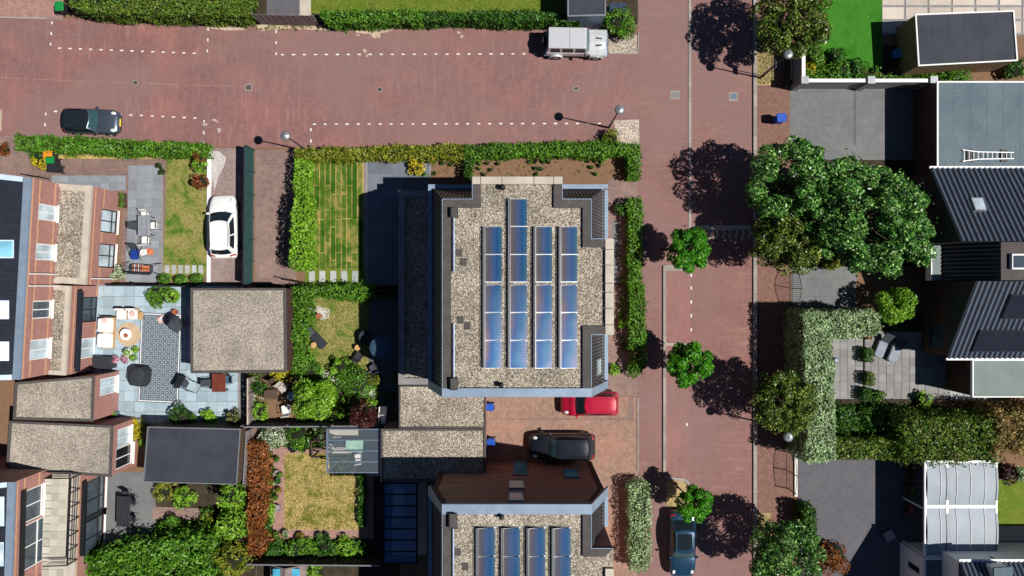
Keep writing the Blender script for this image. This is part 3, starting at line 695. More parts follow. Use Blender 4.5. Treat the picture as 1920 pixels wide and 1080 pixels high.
# ---- single-storey wing and garages of the town houses
t = thing('side_wing', 'shaded single-storey wing with gravel roof along the town house', 'extension', W(790, 540))
pw = rect(747, 357, 815, 721, 3.1); wall(t, W2(747, 357, 3.1), W2(747, 721, 3.1), 0, 3.0, m_wbrick, [(1.0+2.4*i, .1 if i % 2 else .9, 2.8+2.4*i, 2.3, m_dark, m_paned, 1) for i in range(4)], px=False); wall(t, W2(815, 357, 3.1), W2(747, 357, 3.1), 0, 3.0, m_wbrick2)
top(t, pw, 2.95, m_gravel); coping(t, [W2(747, 721, 3.1), (-4.83, Y_(721, 3.1)), (-4.83, Y_(357, 3.1)), W2(747, 357, 3.1)], 2.98, 3.14, .42, m_concd, skip=(1,))
gp = PX([(748, 722.6), (911, 722.6), (911, 803), (748, 803)], 3.0)
flat_building('garage', 'garage with sunlit gravel roof joined to the shaded wing', 'garage', gp, 3.02, m_wbrick, m_gravel, m_felt, .1)
gp = PX([(714, 804), (911, 804), (911, 903), (714, 903)], 3.0)
flat_building('garage', 'garage with gravel roof half shaded by the brown clad gable', 'garage', gp, 3.0, m_wbrick, m_gravel, m_felt, .14)
# ---- west terrace of houses: upper wall, lower extension, tile roof
def west_house(label, ne, se, bands, ops, ext_ops, exts, lights, gable=None, zE=5.9, zX=3.2):
    a, b = W2(*se, zE), W2(*ne, zE); t = thing('terraced_house', label, 'house', (a[0]-4, (a[1]+b[1])/2, 0))
    e = (Vector(b)-Vector(a)).normalized(); nrm = Vector((e.y, -e.x)); back = -nrm*9.0
    a2, b2 = (a[0]-nrm.x*.4, a[1]-nrm.y*.4), (b[0]-nrm.x*.4, b[1]-nrm.y*.4)
    ain, bin_ = (a[0]-nrm.x*.02, a[1]-nrm.y*.02), (b[0]-nrm.x*.02, b[1]-nrm.y*.02)
    bz = [(px_wall(ain, bin_, x, y)[1]-.06, .11) for x, y in bands]
    wall(t, ain, bin_, 0, zE-.15, m_wbrick, ops, bands=bz)
    wall(t, bin_, (bin_[0]+back.x, bin_[1]+back.y), 0, zE-.15, gable or m_wbrick2); wall(t, (ain[0]+back.x, ain[1]+back.y), ain, 0, zE-.15, m_wbrick2)
    P = lambda p, d, z: (p[0]+nrm.x*d, p[1]+nrm.y*d, z)
    # gutter: zinc trough along the eaves and verge caps
    m = MB(); m.hexa([P(a, -.42, zE-.15), P(b, -.42, zE-.15), P(b, .03, zE-.15), P(a, .03, zE-.15)][::-1], [P(a, -.42, zE+.02), P(b, -.42, zE+.02), P(b, .03, zE+.02), P(a, .03, zE+.02)][::-1]); m.build('gutter', m_zinc, t)
    # roof
    sl = 9.0; rise = .75; hi = lambda p: (p[0]-nrm.x*(.45+sl*.62), p[1]-nrm.y*(.45+sl*.62), zE+sl*.62*rise)
    lo = lambda p: P(p, -.45, zE+.02)
    up = Vector(hi(a))-Vector(lo(a)); m = MB(); m.poly([lo(a), lo(b), hi(b), hi(a)]); roof = m.build('roof', m_tile_blue, t)
    L = (Vector(b)-Vector(a)).length; n = int(L/.3)
    ribs(roof, lo(a), e.to_3d(), up, up.length, n, L/n, m_tile_blue, .145, ht=.16)
    pn = e.to_3d().cross(up).normalized(); pn = pn if pn.z > 0 else -pn
    for end, sg in ((a, 1), (b, -1)):
        p0 = Vector(lo(end)); p1 = Vector(hi(end)); ee = e.to_3d()*sg*.3
        MB().hexa([p0-ee*.05, p0+ee, p1+ee, p1-ee*.05], [q+pn*.1 for q in (p0-ee*.05, p0+ee, p1+ee, p1-ee*.05)]).build('verge_cap', m_zinc, t)
    MB().poly([P(b, -.02, zE-.15), Vector(hi(b)), (hi(b)[0], hi(b)[1], zE-.15)]).build('gable', gable or m_wbrick2, t)
    for (x0, y0, x1, y1, pm) in lights:
        c = [hitplane(x, y, lo(a), pn) for x, y in ((x0, y1), (x1, y1), (x1, y0), (x0, y0))]
        o = MB().hexa([q+pn*.02 for q in c], [q+pn*.16 for q in c]).build('skylight', m_zinc, t)
        cc = sum(c, Vector())/4; MB().hexa([cc+(q-cc)*.86+pn*.16 for q in c], [cc+(q-cc)*.86+pn*.17 for q in c]).build('pane', pm, o)
    # ground-floor extension
    for k, (tr, br, copw, roofm, eops, ebands, dep) in enumerate(exts):
        c, d = W2(*br, zX), W2(*tr, zX); ee = (Vector(d)-Vector(c)).normalized(); n2 = Vector((ee.y, -ee.x))
        ci, di = (c[0]-n2.x*.04, c[1]-n2.y*.04), (d[0]-n2.x*.04, d[1]-n2.y*.04)
        q = lambda p, s_: (p[0]-n2.x*s_, p[1]-n2.y*s_)
        wall(t, ci, di, 0, zX-.2, m_wbrick, eops, bands=[(px_wall(ci, di, x, y)[1]-.05, .1) for x, y in ebands])
        wall(t, di, q(di, dep), 0, zX-.2, m_wbrick2 if not (gable and k == 0) else gable); wall(t, q(ci, dep), ci, 0, zX-.2, m_wbrick2)
        poly = [c, d, q(d, dep), q(c, dep)]
        top(t, poly, zX-.1, roofm, 'extension_roof'); coping(t, [c, d, q(d, dep), q(c, dep)], zX-.2, zX, copw, m_conc, skip=(2,))
    return t, a, b, nrm
wht = (m_white, m_panel, 1, 0, m_white); whd = (m_white, m_pane, 1, 0, m_white); fr = (m_black, m_panel, 1, 1, m_white)
t1, a1, b1, n1 = west_house('brick terraced house with slate roof beside the mown patchy lawn', (57, 333), (36, 712),
    [(62, 350), (75, 350), (104, 350)],
    [(73, 381, 105, 416)+wht, (68, 456, 101, 489)+wht, (62, 564, 95, 596)+whd, (57, 638, 91, 671)+wht], None,
    [((172, 348), (160, 534), .42, m_gravel, [(191, 391, 229, 440)+fr, (187, 456, 224, 503)+fr], [(176, 420), (192, 420), (224, 446)], 2.35),
     ((131, 536), (122, 704), .3, m_gravel, [(150, 557, 190, 602)+(m_black, m_pane, 1, 1, m_white), (146, 636, 184, 668)+wht], [(137, 620), (178, 620)], 1.35)],
    [(-12, 450, 26, 484, m_paneb), (-12, 563, 17, 598, m_panel), (-12, 640, 17, 676, m_panel)])
for x, y, x2, z0, z1 in ((54, 513, 108, 3.2, 5.8), (53, 536, 106, 3.2, 5.8)):
    q = W2(x, y, 5.8); MB().tube([(q[0]+.06, q[1], z0), (q[0]+.06, q[1], z1)], .045, 8).build('downpipe', m_white, t1)
q = W2(168, 522, 3.0); MB().tube([(q[0]+.12, q[1], .05), (q[0]+.12, q[1], 3.0)], .045, 8).build('downpipe', m_white, t1)
# awning box along the lower wall
q0, q1 = W2(147, 546, 3.0), W2(140, 697, 3.0); MB().hexa([q0+(2.8,), (q0[0]+.24, q0[1], 2.8), (q1[0]+.24, q1[1], 2.8), q1+(2.8,)], [q0+(3.02,), (q0[0]+.24, q0[1], 3.02), (q1[0]+.24, q1[1], 3.02), q1+(3.02,)]).build('awning_box', m_tile_blue, t1)
t3, a3, b3, n3 = west_house('brick terraced house with tiled roof terrace behind a black railing', (27, 904), (20, 1110),
    [(33, 918), (46, 918), (73, 918)],
    [(44, 922, 79, 966)+whd, (42, 988, 82, 1050)+(m_white, m_pane, 1, 1, m_white)], None,
    [((146, 888), (138, 1110), .42, m_conc, [(164, 903, 201, 960)+(m_black, m_pane, 1, 1, m_white), (160, 972, 199, 1032)+(m_black, m_pane, 1, 1, m_white)], [(150, 900)], 1.75)],
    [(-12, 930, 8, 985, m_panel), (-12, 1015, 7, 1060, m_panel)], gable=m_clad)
# roof terrace tiles and railing
tiles(t3, 84, 896, 126, 1110, .5, mt_balc, 3.1, name='terrace_tile', zref=3.1, ang=math.radians(2))
rp = [W(83, 897, 4.1), W(133, 897, 4.1), W(126, 1060, 4.1), W(80, 1062, 4.1)]
m = MB(); m.bar(rp[0], rp[1], .06); m.bar(rp[1], rp[2], .06); m.bar(rp[2], rp[3], .06); rl = m.build('railing', m_black, t3); m = MB()
for i in range(3):
    for p, q in zip(rp, rp[1:]): m.bar(tuple(p[:2])+(3.35+.2*i,), tuple(q[:2])+(3.35+.2*i,), .025)
m.build('railing_wire', m_black, rl)
for i in range(7):
    f = i/6; p = [rp[1][k]+(rp[2][k]-rp[1][k])*f for k in range(2)]; MB().box(p[0]-.03, p[0]+.03, p[1]-.03, p[1]+.03, 3.1, 4.1).build('railing_post', m_black, rl)
q0, q1 = W2(42, 920, 5.2), W2(38, 1080, 5.2); MB().hexa([q0+(5.1,), (q0[0]+.2, q0[1], 5.1), (q1[0]+.2, q1[1], 5.1), q1+(5.1,)], [q0+(5.35,), (q0[0]+.2, q0[1], 5.35), (q1[0]+.2, q1[1], 5.35), q1+(5.35,)]).build('awning_box', m_black, t3)
q0, q1 = W2(156, 905, 2.8), W2(151, 1042, 2.8); MB().hexa([q0+(2.65,), (q0[0]+.22, q0[1], 2.65), (q1[0]+.22, q1[1], 2.65), q1+(2.65,)], [q0+(2.9,), (q0[0]+.22, q0[1], 2.9), (q1[0]+.22, q1[1], 2.9), q1+(2.9,)]).build('awning_box', m_black, t3)
flat_building('garage', 'brick garage with brown gravel roof beside the blue grey terrace', 'garage', PX([(24, 787), (174, 790.5), (177, 704), (28, 717)], 3.0), 3.0, m_wbrick2, m_gravelb, m_felt, .16, {1: [(188, 711, 218, 735)+wht]}, wallmats={1: m_wbrick})
flat_building('garage', 'brick garage with brown gravel roof touching the house with roof terrace', 'garage', PX([(11, 880), (208, 895), (212, 798), (17, 789)], 3.0), 3.0, m_wbrick2, m_gravelb, m_felt, .16, {1: [(221, 806, 244, 831)+wht, (218, 842, 247, 868)+(m_white, m_paned, 1, 0, m_white)]}, wallmats={1: m_wbrick})
# ---- garden sheds
flat_building('garden_shed', 'large garden shed with brown gravel roof beside the patterned outdoor rug', 'shed', PX([(357, 700), (538, 698), (536, 540), (357, 540)], 2.7), 2.7, m_dbrick, m_gravelb, m_felt, .16)
flat_building('garden_shed', 'garden shed with plain black felt roof and thin pale rim', 'shed', PX([(268, 904), (444, 909), (451, 804), (276, 800)], 2.4), 2.4, m_woodd, m_feltb, m_steel, .07)
ts = flat_building('garden_shed', 'grey garden shed beside the parked silver off-roader', 'shed', PX([(1064, 31), (1136, 29), (1137, -60), (1064, -60)], 2.4), 2.4, m_zincd, m_feltb, m_steel, .09)
ts = flat_building('garden_shed', 'timber shed with dark felt roof and white rim beside artificial lawn', 'shed', PX([(1722, 124), (1909, 114), (1902, 19), (1716, 26)], 2.4), 2.4, m_wood, m_feltb, m_white, .09)
flat_building('garage', 'garage with wide blue grey felt roof carrying a ladder', 'garage', PX([(1757, 318), (2010, 318), (2010, 152), (1757, 152)], 2.75), 2.75, m_dbrick, m_feltg, m_white, .1, {3: [(1.0, 1.0, 3.4, 2.2, m_white, m_paned, 1)] and ()})
# ---- ribbed-roof house on the east side
t = thing('detached_house', 'detached house with black ribbed tile roofs and roof panels', 'house', (33, 1.5, 0))
xw, xe = 27.55, 42.0; yE, yR = 7.91, 2.88; zE, zR = 3.0, 6.1
wall(t, (xw+.1, 7.7), (xw+.1, yR), 0, zE, m_dbrick, [(.6, .9, 2.0, 2.2, m_white, m_paned, 1), (2.8, .05, 4.2, 2.2, m_white, m_paned, 1)], px=False)
MB().poly([(xw+.1, 7.7, zE), (xw+.1, yR, zR-.1), (xw+.1, yR, zE)]).build('gable', m_dark, t); wall(t, (xe, 7.7), (xw+.1, 7.7), 0, zE, m_dbrick); wall(t, (xw+.1, yR), (xe, yR), 0, zR-.1, m_dark)
r1 = MB().poly([(xw, yE, zE), (xw, yR, zR), (xe, yR, zR), (xe, yE, zE)][::-1]).build('roof', m_ribbase, t)
up = Vector((0, yR-yE, zR-zE)); n_ = 42; ribs(r1, (xw, yE, zE), (1, 0, 0), up, up.length, n_, (xe-xw)/n_, m_rib, .085)
MB().box(xw-.02, xe, yE-.02, yE+.12, zE-.12, zE+.02).build('gutter', m_white, t)
pn = Vector((0, zR-zE, yE-yR)).normalized(); o_ = Vector((xw, yE, zE))
def on_roof(px4, o, pn, name, m1, m2, d0, d1, s_=.86):
    c = [hitplane(x, y, o+pn*d1, pn) for x, y in px4]; oo = MB().hexa([q+pn*(d0-d1) for q in c], c).build(name, m1, t); cc = sum(c, Vector())/4
    MB().hexa([cc+(q-cc)*s_ for q in c], [cc+(q-cc)*s_+pn*.012 for q in c]).build('pane', m2, oo)
on_roof([(1829, 394), (1851, 394), (1843, 370), (1820, 370)], o_, pn, 'skylight', m_steel, m_panel, .02, .16)
# south roof
xs, yS2, yR2, zR2 = 28.65, -4.64, .43, 5.85
wall(t, (xs+.1, yR2), (xs+.1, -4.5), 0, zE, m_dbrick, [(1743, 606, 1768, 655, m_dark, m_pane, 1)]); MB().poly([(xs+.1, yR2, zE), (xs+.1, yR2, zR2-.1), (xs+.1, -4.5, zE)]).build('gable', m_dark, t)
wall(t, (xs+.1, -4.5), (xe, -4.5), 0, zE, m_dbrick); wall(t, (xe, yR2), (xs+.1, yR2), 0, zR2-.1, m_dark)
r2 = MB().poly([(xs, yS2, zE), (xe, yS2, zE), (xe, yR2, zR2), (xs, yR2, zR2)]).build('roof', m_ribbase, t)
up2 = Vector((0, yR2-yS2, zR2-zE)); n_ = 40; ribs(r2, (xs, yS2, zE), (1, 0, 0), up2, up2.length, n_, (xe-xs)/n_, m_rib, .085)
MB().box(xs-.02, xe, yS2-.12, yS2+.02, zE-.12, zE+.02).build('gutter', m_white, t)
pn2 = Vector((0, -(zR2-zE), yR2-yS2)).normalized(); o2 = Vector((xs, yS2, zE))
m_pvb = plain('black_solar', (.016, .018, .026), .22, .15, 3, 30, 0, .5)
for k in range(5):
    w = 1.05
    for (X0, ya, yb) in ((31.1, -.35, -1.9), (30.05, -2.65, -4.1)):
        x = X0+k*1.07; q = []
        for yy, xx in ((yb, x), (yb, x+w), (ya, x+w), (ya, x)): q.append(Vector((xx, yy, zE+(yy-yS2)*(zR2-zE)/(yR2-yS2))))
        so_ = MB().hexa([p+pn2*.1 for p in q], [p+pn2*.15 for p in q]).build('solar_panel', m_dark, t); cc = sum(q, Vector())/4
        MB().hexa([cc+(p-cc)*.95+pn2*.15 for p in q], [cc+(p-cc)*.95+pn2*.157 for p in q]).build('pane', m_pvb, so_)
# recessed middle part: low flat strip, steep tiled slope, flat top with skylight
slab(t, [(xw+.15, .5), (28.45, .5), (28.45, 2.8), (xw+.15, 2.8)], 2.5, 2.9, m_feltgr, 'lower_roof'); MB().box(xw+.08, xw+.15, .5, 2.8, 2.4, 3.0).build('coping', m_white, t)
slab(t, [(28.4, .5), (xe, .5), (xe, 2.85), (28.4, 2.85)], 0, 2.95, m_dbrick, 'wall')
ms = MB().poly([(28.45, .44, 3.0), (28.45, 2.86, 3.0), (30.45, 2.86, 5.5), (30.45, .44, 5.5)][::-1]).build('tiled_slope', m_ribbase, t)
ribs(ms, (28.45, .44, 3.0), (0, 1, 0), (2.0, 0, 2.5), 3.2, 9, .268, m_tile_dark, .08)
slab(t, [(30.45, .44), (xe, .44), (xe, 2.86), (30.45, 2.86)], 3.0, 5.5, m_felt, 'dormer')
sk_ = MB().prism(rect(1897, 476, 1938, 505, 5.7), 5.5, 5.75).build('skylight', m_white, t); MB().prism(inset(ccw(rect(1897, 476, 1938, 505, 5.75)), .1), 5.75, 5.765).build('pane', m_pane, sk_)
sf = PX([(1823, 745), (2010, 745), (2010, 674), (1823, 674)], 2.9); slab(t, inset(ccw(sf), .08), 0, 2.7, m_dbrick, 'wall'); top(t, sf, 2.86, m_feltgr, 'lower_roof'); coping(t, sf, 2.7, 2.93, .07, m_white)
# ---- deck beside it
dk = sheet('deck', [(1780, 724), (1868, 735), (1870, 753), (1786, 748)], 4, m_concd)
for i in range(20): x, y = W2(1783+i*4.5, 738+i*.35); MB().box(x-.075, x+.075, y-.42, y+.42, .02, .05).build('deck_board', mt_step, dk)
# ---- white house at the lower right corner
t = thing('white_house', 'white rendered house with tiled roofs behind the barrel-vaulted carport', 'house', (34, -19, 0))
c = W2(1732, 1046, 2.8); wall(t, c, (c[0], c[1]-6), 0, 2.75, m_white, [(1704, 1032, 1724, 1046, m_zincd, m_pane, 0), (1702, 1050, 1724, 1078, m_zincd, m_paned, 0)]); wall(t, (c[0]+14, c[1]), c, 0, 2.75, m_white)
top(t, [c, (c[0]+14, c[1]), (c[0]+14, c[1]-6), (c[0], c[1]-6)], 2.7, m_feltg); coping(t, [c, (c[0]+14, c[1]), (c[0]+14, c[1]-6), (c[0], c[1]-6)], 2.7, 2.85, .12, m_white)
c = W2(1797, 1052, 4.4); wall(t, c, (c[0], c[1]-8), 2.7, 4.4, m_white); wall(t, (c[0]+14, c[1]), c, 2.7, 4.4, m_white, [(1852, 1043, 1872, 1050, m_zincd, m_pane, 1)])
MB().box(c[0], c[0]+14, c[1]-.02, c[1]+.15, 4.38, 4.5).build('gutter', m_white, t)
r3 = MB().poly([(c[0], c[1], 4.45), (c[0]+14, c[1], 4.45), (c[0]+14, c[1]-5, 8.2), (c[0], c[1]-5, 8.2)][::-1]).build('roof', m_ribbase, t)
if r3.data.polygons[0].normal.z < 0: r3.data.flip_normals()
ribs(r3, (c[0], c[1], 4.45), (1, 0, 0), (0, -5, 3.75), 6.2, 46, 14/46, m_rib, .085)
dm = PX([(1860, 1064), (1889, 1062), (1889, 1100), (1860, 1100)], 5.2); slab(t, dm, 4.4, 5.4, m_white, 'dormer'); slab(t, inset(ccw(dm), -.1), 5.4, 5.52, m_feltg, 'dormer_roof')
# ---------------------------------------------------------------- vehicles
m_chrome = plain('chrome', (.6, .6, .6), .2, .05, 3, 30, 0, .5, 1.0); m_carglass = plain('car_glass', (.012, .018, .024), .06, .1, 2, 30, 0, .5)
m_cargl2 = plain('tinted_windscreen', (.03, .075, .085), .05, .2, 3, 30, 0, .5)
m_lamp = plain('lamp_lens', (.6, .62, .64), .15, .1, 6, 30, 0, .5); m_red = plain('red_lens', (.35, .012, .015), .2, .1, 5, 30, 0, .5); m_plate = plain('yellow_plate', (.72, .48, .04), .5, .05, 5, 30, 0)
m_trim = plain('black_trim', (.015, .015, .016), .55, .1, 4, 30, .05)
def car(label, px, py, head, L, Wd, Ht, pm, roofm=None, xf0=.17, xf1=.0, xr0=-.46, xr1=-.36, belt=.92, hood=.8, bow=.14, sunroof=False, wsm=None, plate=False, stripe=None, panroof=None):
    """xf0/xf1: windscreen foot and top, xr0/xr1: rear window foot and top, as fractions of length from the middle, front = +x"""
    x, y, _ = W(px, py, .75); t = thing('parked_car', label, 'car', (x, y, .0), math.radians(head)); w = Wd/2
    st = [(-.5, .74, .62, .38), (-.493, .84, .78, .3), (-.47, .93, belt-.04, .26), (-.42, .98, belt, .22), (-.2, 1, belt+.01, .2), (.05, 1, belt, .2), (xf0, .995, belt-.01, .2), (xf0+.06, .985, (belt+hood)/2+.03, .2), (.34, .965, hood, .2), (.42, .93, hood-.07, .22), (.465, .86, hood-.15, .24), (.488, .76, hood-.24, .27), (.5, .6, hood-.34, .32)]
    rings = []
    for fx, fw, tp, bt in st:
        ww = w*fw; h = [(0, bt), (.8, bt), (.97, bt+.12), (1.0, bt+(tp-bt)*.5), (.985, tp-.12), (.94, tp-.035), (.82, tp+.005), (.5, tp+.03), (.2, tp+.04)]
        rings.append([(fx*L, ww*a, b) for a, b in h]+[(fx*L, -ww*a, b) for a, b in h[:0:-1]])
    b = MB().loft(rings).build('body', pm, t, True, world=False)
    wb, wt = w*.9, w*.71; z0, z1 = belt-.02, Ht-.05
    def front(s, q, e=0): k = q*q*(.0)+q; return (L*(xf0+(xf1-xf0)*k)-bow*s*s+e, s*(wb+(wt-wb)*q), z0+(z1-z0)*(1-(1-q)**1.25)+e)
    def rear(s, q, e=0): return (L*(xr0+(xr1-xr0)*q)+bow*.7*s*s-e, s*(wb*.96+(wt-wb*.96)*q), z0+(z1-z0)*(1-(1-q)**1.25)+e)
    def side(sg, u, q, e=0):
        r_, f_ = rear(sg, q), front(sg, q); return (r_[0]+(f_[0]-r_[0])*u, r_[1]+(f_[1]-r_[1])*u+sg*(.05*math.sin(math.pi*u)+e), r_[2]+(f_[2]-r_[2])*u)
    m = MB(); m.grid(lambda u, v: front(2*u-1, v), 8, 4); m.grid(lambda u, v: rear(2*u-1, v), 8, 4)
    for sg in (-1, 1): m.grid(lambda u, v: side(sg, u, v), 6, 4)
    m.build('cabin', pm, t, True, world=False)
    rf = lambda u, v, e=0, sc=1: (lambda f, r_: (r_[0]+(f[0]-r_[0])*(.5+(u-.5)*sc), (2*v-1)*wt*sc, z1+.055*(1-(2*v-1)**4)*(1-abs(2*u-1)**4)+e))(front((2*v-1)*sc, 1), rear((2*v-1)*sc, 1))
    MB().grid(lambda u, v: rf(u, v), 10, 8).build('roof', roofm or pm, t, True, world=False)
    if panroof: MB().grid(lambda u, v: rf(.12+u*.74, .12+v*.76, .008), 6, 6).build('glass_roof', panroof, t, True, world=False)
    MB().grid(lambda u, v: front((2*u-1)*.91, .06+.88*v, .012), 8, 4).build('windscreen', wsm or m_carglass, t, True, world=False)
    MB().grid(lambda u, v: rear((2*u-1)*.86, .12+.76*v, .012), 8, 4).build('rear_window', m_carglass, t, True, world=False)
    for sg in (-1, 1):
        for u0, u1 in ((.1, .46), (.5, .93)): MB().grid(lambda u, v: side(sg, u0+(u1-u0)*u, .08+.8*v, .012), 4, 3).build('side_window', m_carglass, t, True, world=False)
        MB().hexa([(L*xf0*.86+i*.09, sg*(w*.92+j*.19), belt-.02) for i, j in ((-1, 0), (1, 0), (.7, 1), (-.8, 1))], [(L*xf0*.86+i*.08, sg*(w*.92+j*.18), belt+.12) for i, j in ((-1, 0), (1, 0), (.7, 1), (-.8, 1))]).build('wing_mirror', pm if Ht > 1.2 else m_trim, t, world=False, bevel=.03)
        m = MB(); hx = L*.41; m.loft([[(hx+r_*.17*math.cos(q), sg*w*.68+r_*.13*math.sin(q), hood-.1+zz-.28*r_*.17*math.cos(q)) for q in [k*math.pi/6 for k in range(12)]] for r_, zz in ((1, -.03), (.95, .045), (.6, .075), (.1, .085))]); m.build('headlight', m_lamp, t, True, world=False)
        m = MB(); m.hexa([(-L*.487, sg*w*.5, .72), (-L*.46, sg*w*.5, .72), (-L*.45, sg*w*.965, .72), (-L*.468, sg*w*.9, .72)], [(-L*.476, sg*w*.56, belt+.01), (-L*.455, sg*w*.56, belt+.025), (-L*.43, sg*w*.94, belt+.01), (-L*.452, sg*w*.91, belt)]); m.build('tail_light', m_red, t, world=False, bevel=.01)
        for wx in (-.31, .31):
            wo = MB(); wo.tube([(L*wx, sg*(w-.2), .31), (L*wx, sg*(w+.005), .31)], .31, 20); wh = wo.build('wheel', m_rubber, t, world=False)
            MB().tube([(L*wx, sg*(w+.004), .31), (L*wx, sg*(w+.018), .31)], .2, 16).build('rim', m_steel, wh, world=False)
        MB().tube([(L*xr1*.9, sg*wt*.93, z1+.05), (L*xf1*.9, sg*wt*.93, z1+.05)], .016, 6).build('roof_rail', m_chrome if panroof or roofm is None else m_trim, t, world=False)
    # grille, plates, bonnet lines, wipers
    MB().hexa([(L*.492, -w*.42, .42), (L*.503, -w*.42, .42), (L*.503, w*.42, .42), (L*.492, w*.42, .42)], [(L*.475, -w*.42, .58), (L*.492, -w*.42, .58), (L*.492, w*.42, .58), (L*.475, w*.42, .58)]).build('grille', m_trim, t, world=False)
    if not plate: MB().box(L*.495, L*.504, -.26, .26, .36, .47).build('number_plate', m_plate, t, world=False)
    MB().box(-L*.502, -L*.493, -.26, .26, .5, .61).build('number_plate', m_plate, t, world=False)
    m = MB()
    for s in (-1, 1): m.tube([(L*(xf0+.02)-.25*0, s*w*.66, belt+.035), (L*.40, s*w*.5, hood+.005)], .009, 5)
    m.build('bonnet_crease', pm, t, world=False)
    m = MB(); m.tube([(L*xf0-.0, -.45*w, belt+.03), (L*(xf0-.03), .1*w, belt+.1)], .012, 5); m.build('wiper', m_trim, t, world=False)
    if plate: MB().hexa([(L*.505, -.26, hood-.33), (L*.51, -.26, hood-.33), (L*.51, .26, hood-.33), (L*.505, .26, hood-.33)], [(L*.495, -.26, hood-.24), (L*.5, -.26, hood-.24), (L*.5, .26, hood-.24), (L*.495, .26, hood-.24)]).build('number_plate', m_plate, t, world=False)
    return t
p_grey = paint('steel_grey_paint', (.09, .115, .15), .6); p_white = paint('white_car_paint', (.78, .78, .77)); p_redc = paint('red_car_paint', (.42, .008, .035), .1)
p_black = paint('black_car_paint', (.012, .016, .026), .3); p_blue = paint('blue_car_paint', (.012, .052, .1), .4); p_silver = paint('silver_car_paint', (.56, .58, .6), .25, .35); p_roofb = paint('black_roof_paint', (.012, .014, .018))
car('dark steel grey hatchback with black glass roof and yellow front plate', 170, 227, -2, 3.85, 1.72, 1.42, p_grey, p_roofb, xf0=.17, xf1=.06, xr0=-.47, xr1=-.42, hood=.84, panroof=m_carglass, plate=True, wsm=m_cargl2)
car('white hatchback with dark windscreen on the driveway beside the teal fence', 418, 425, 91.5, 4.4, 1.84, 1.5, p_white, None, xf0=.24, xf1=.07, xr0=-.45, xr1=-.37, hood=.84)
car('bright red hatchback parked close under the town house eaves', 1106, 757, 180, 4.0, 1.7, 1.45, p_redc, None, xf0=.27, xf1=.1, xr0=-.47, xr1=-.43, hood=.86)
car('black estate car with red tail lights in the brick courtyard', 1054, 838, 180, 4.6, 1.86, 1.5, p_black, p_black, xf0=.22, xf1=.1, xr0=-.47, xr1=-.38, hood=.84, wsm=m_cargl2, panroof=None)
car('blue saloon parked at the kerb beneath the leaning street tree', 1280, 1021, -90, 4.6, 1.84, 1.45, p_blue, p_blue, xf0=.2, xf1=.07, xr0=-.4, xr1=-.25, hood=.86, panroof=m_carglass, wsm=m_cargl2)
# boxy off-roader
x, y, _ = W(1080, 80, .9); t = thing('off_roader', 'silver boxy off-roader with spare wheel parked by the clipped hedge', 'car', (x, y, 0), math.radians(-1))
L, w = 4.5, .84
MB().loft([[(fx, a*ww, b) for a, b in ((-.9, .45), (.9, .45), (1, .6), (1, tp-.06), (.94, tp), (-.94, tp), (-1, tp-.06), (-1, .6))] for fx, ww, tp in ((-2.05, w*.98, 1.12), (-1.9, w, 1.14), (.75, w, 1.14), (.95, w*.96, 1.12))]).build('body', p_silver, t, world=False)
MB().loft([[(fx, a*ww, b) for a, b in ((-1, .55), (1, .55), (1, tp-.05), (.85, tp), (0, tp+.03), (-.85, tp), (-1, tp-.05))] for fx, ww, tp in ((.9, w*.8, 1.16), (1.6, w*.72, 1.13), (2.02, w*.64, 1.08), (2.08, w*.6, 1.02))]).build('bonnet', p_silver, t, world=False)
MB().hexa([(-2.0, -w*.93, 1.14), (.85, -w*.93, 1.14), (.85, w*.93, 1.14), (-2.0, w*.93, 1.14)], [(-1.92, -w*.84, 1.74), (.62, -w*.84, 1.74), (.62, w*.84, 1.74), (-1.92, w*.84, 1.74)]).build('cabin', p_silver, t, world=False)
hr = MB().hexa([(-1.97, -w*.87, 1.742), (.66, -w*.87, 1.742), (.66, w*.87, 1.742), (-1.97, w*.87, 1.742)], [(-1.93, -w*.82, 1.82), (.6, -w*.82, 1.82), (.6, w*.82, 1.82), (-1.93, w*.82, 1.82)]).build('hard_top', p_silver, t, world=False, bevel=.03)
for i in range(5): MB().box(-1.8, .5, -.52+.26*i-.025, -.52+.26*i+.025, 1.82, 1.836).build('roof_ridge', p_silver, hr, world=False)
MB().box(-.52, -.5, -w*.8, w*.8, 1.821, 1.83).build('roof_seam', m_trim, hr, world=False)
MB().hexa([(.88, -w*.84, 1.18), (.89, -w*.84, 1.18), (.89, w*.84, 1.18), (.88, w*.84, 1.18)], [(.66, -w*.76, 1.7), (.67, -w*.76, 1.7), (.67, w*.76, 1.7), (.66, w*.76, 1.7)]).build('windscreen', m_cargl2, t, world=False)
MB().box(-2.02, -1.98, -w*.7, w*.7, 1.22, 1.6).build('rear_window', m_carglass, t, world=False)
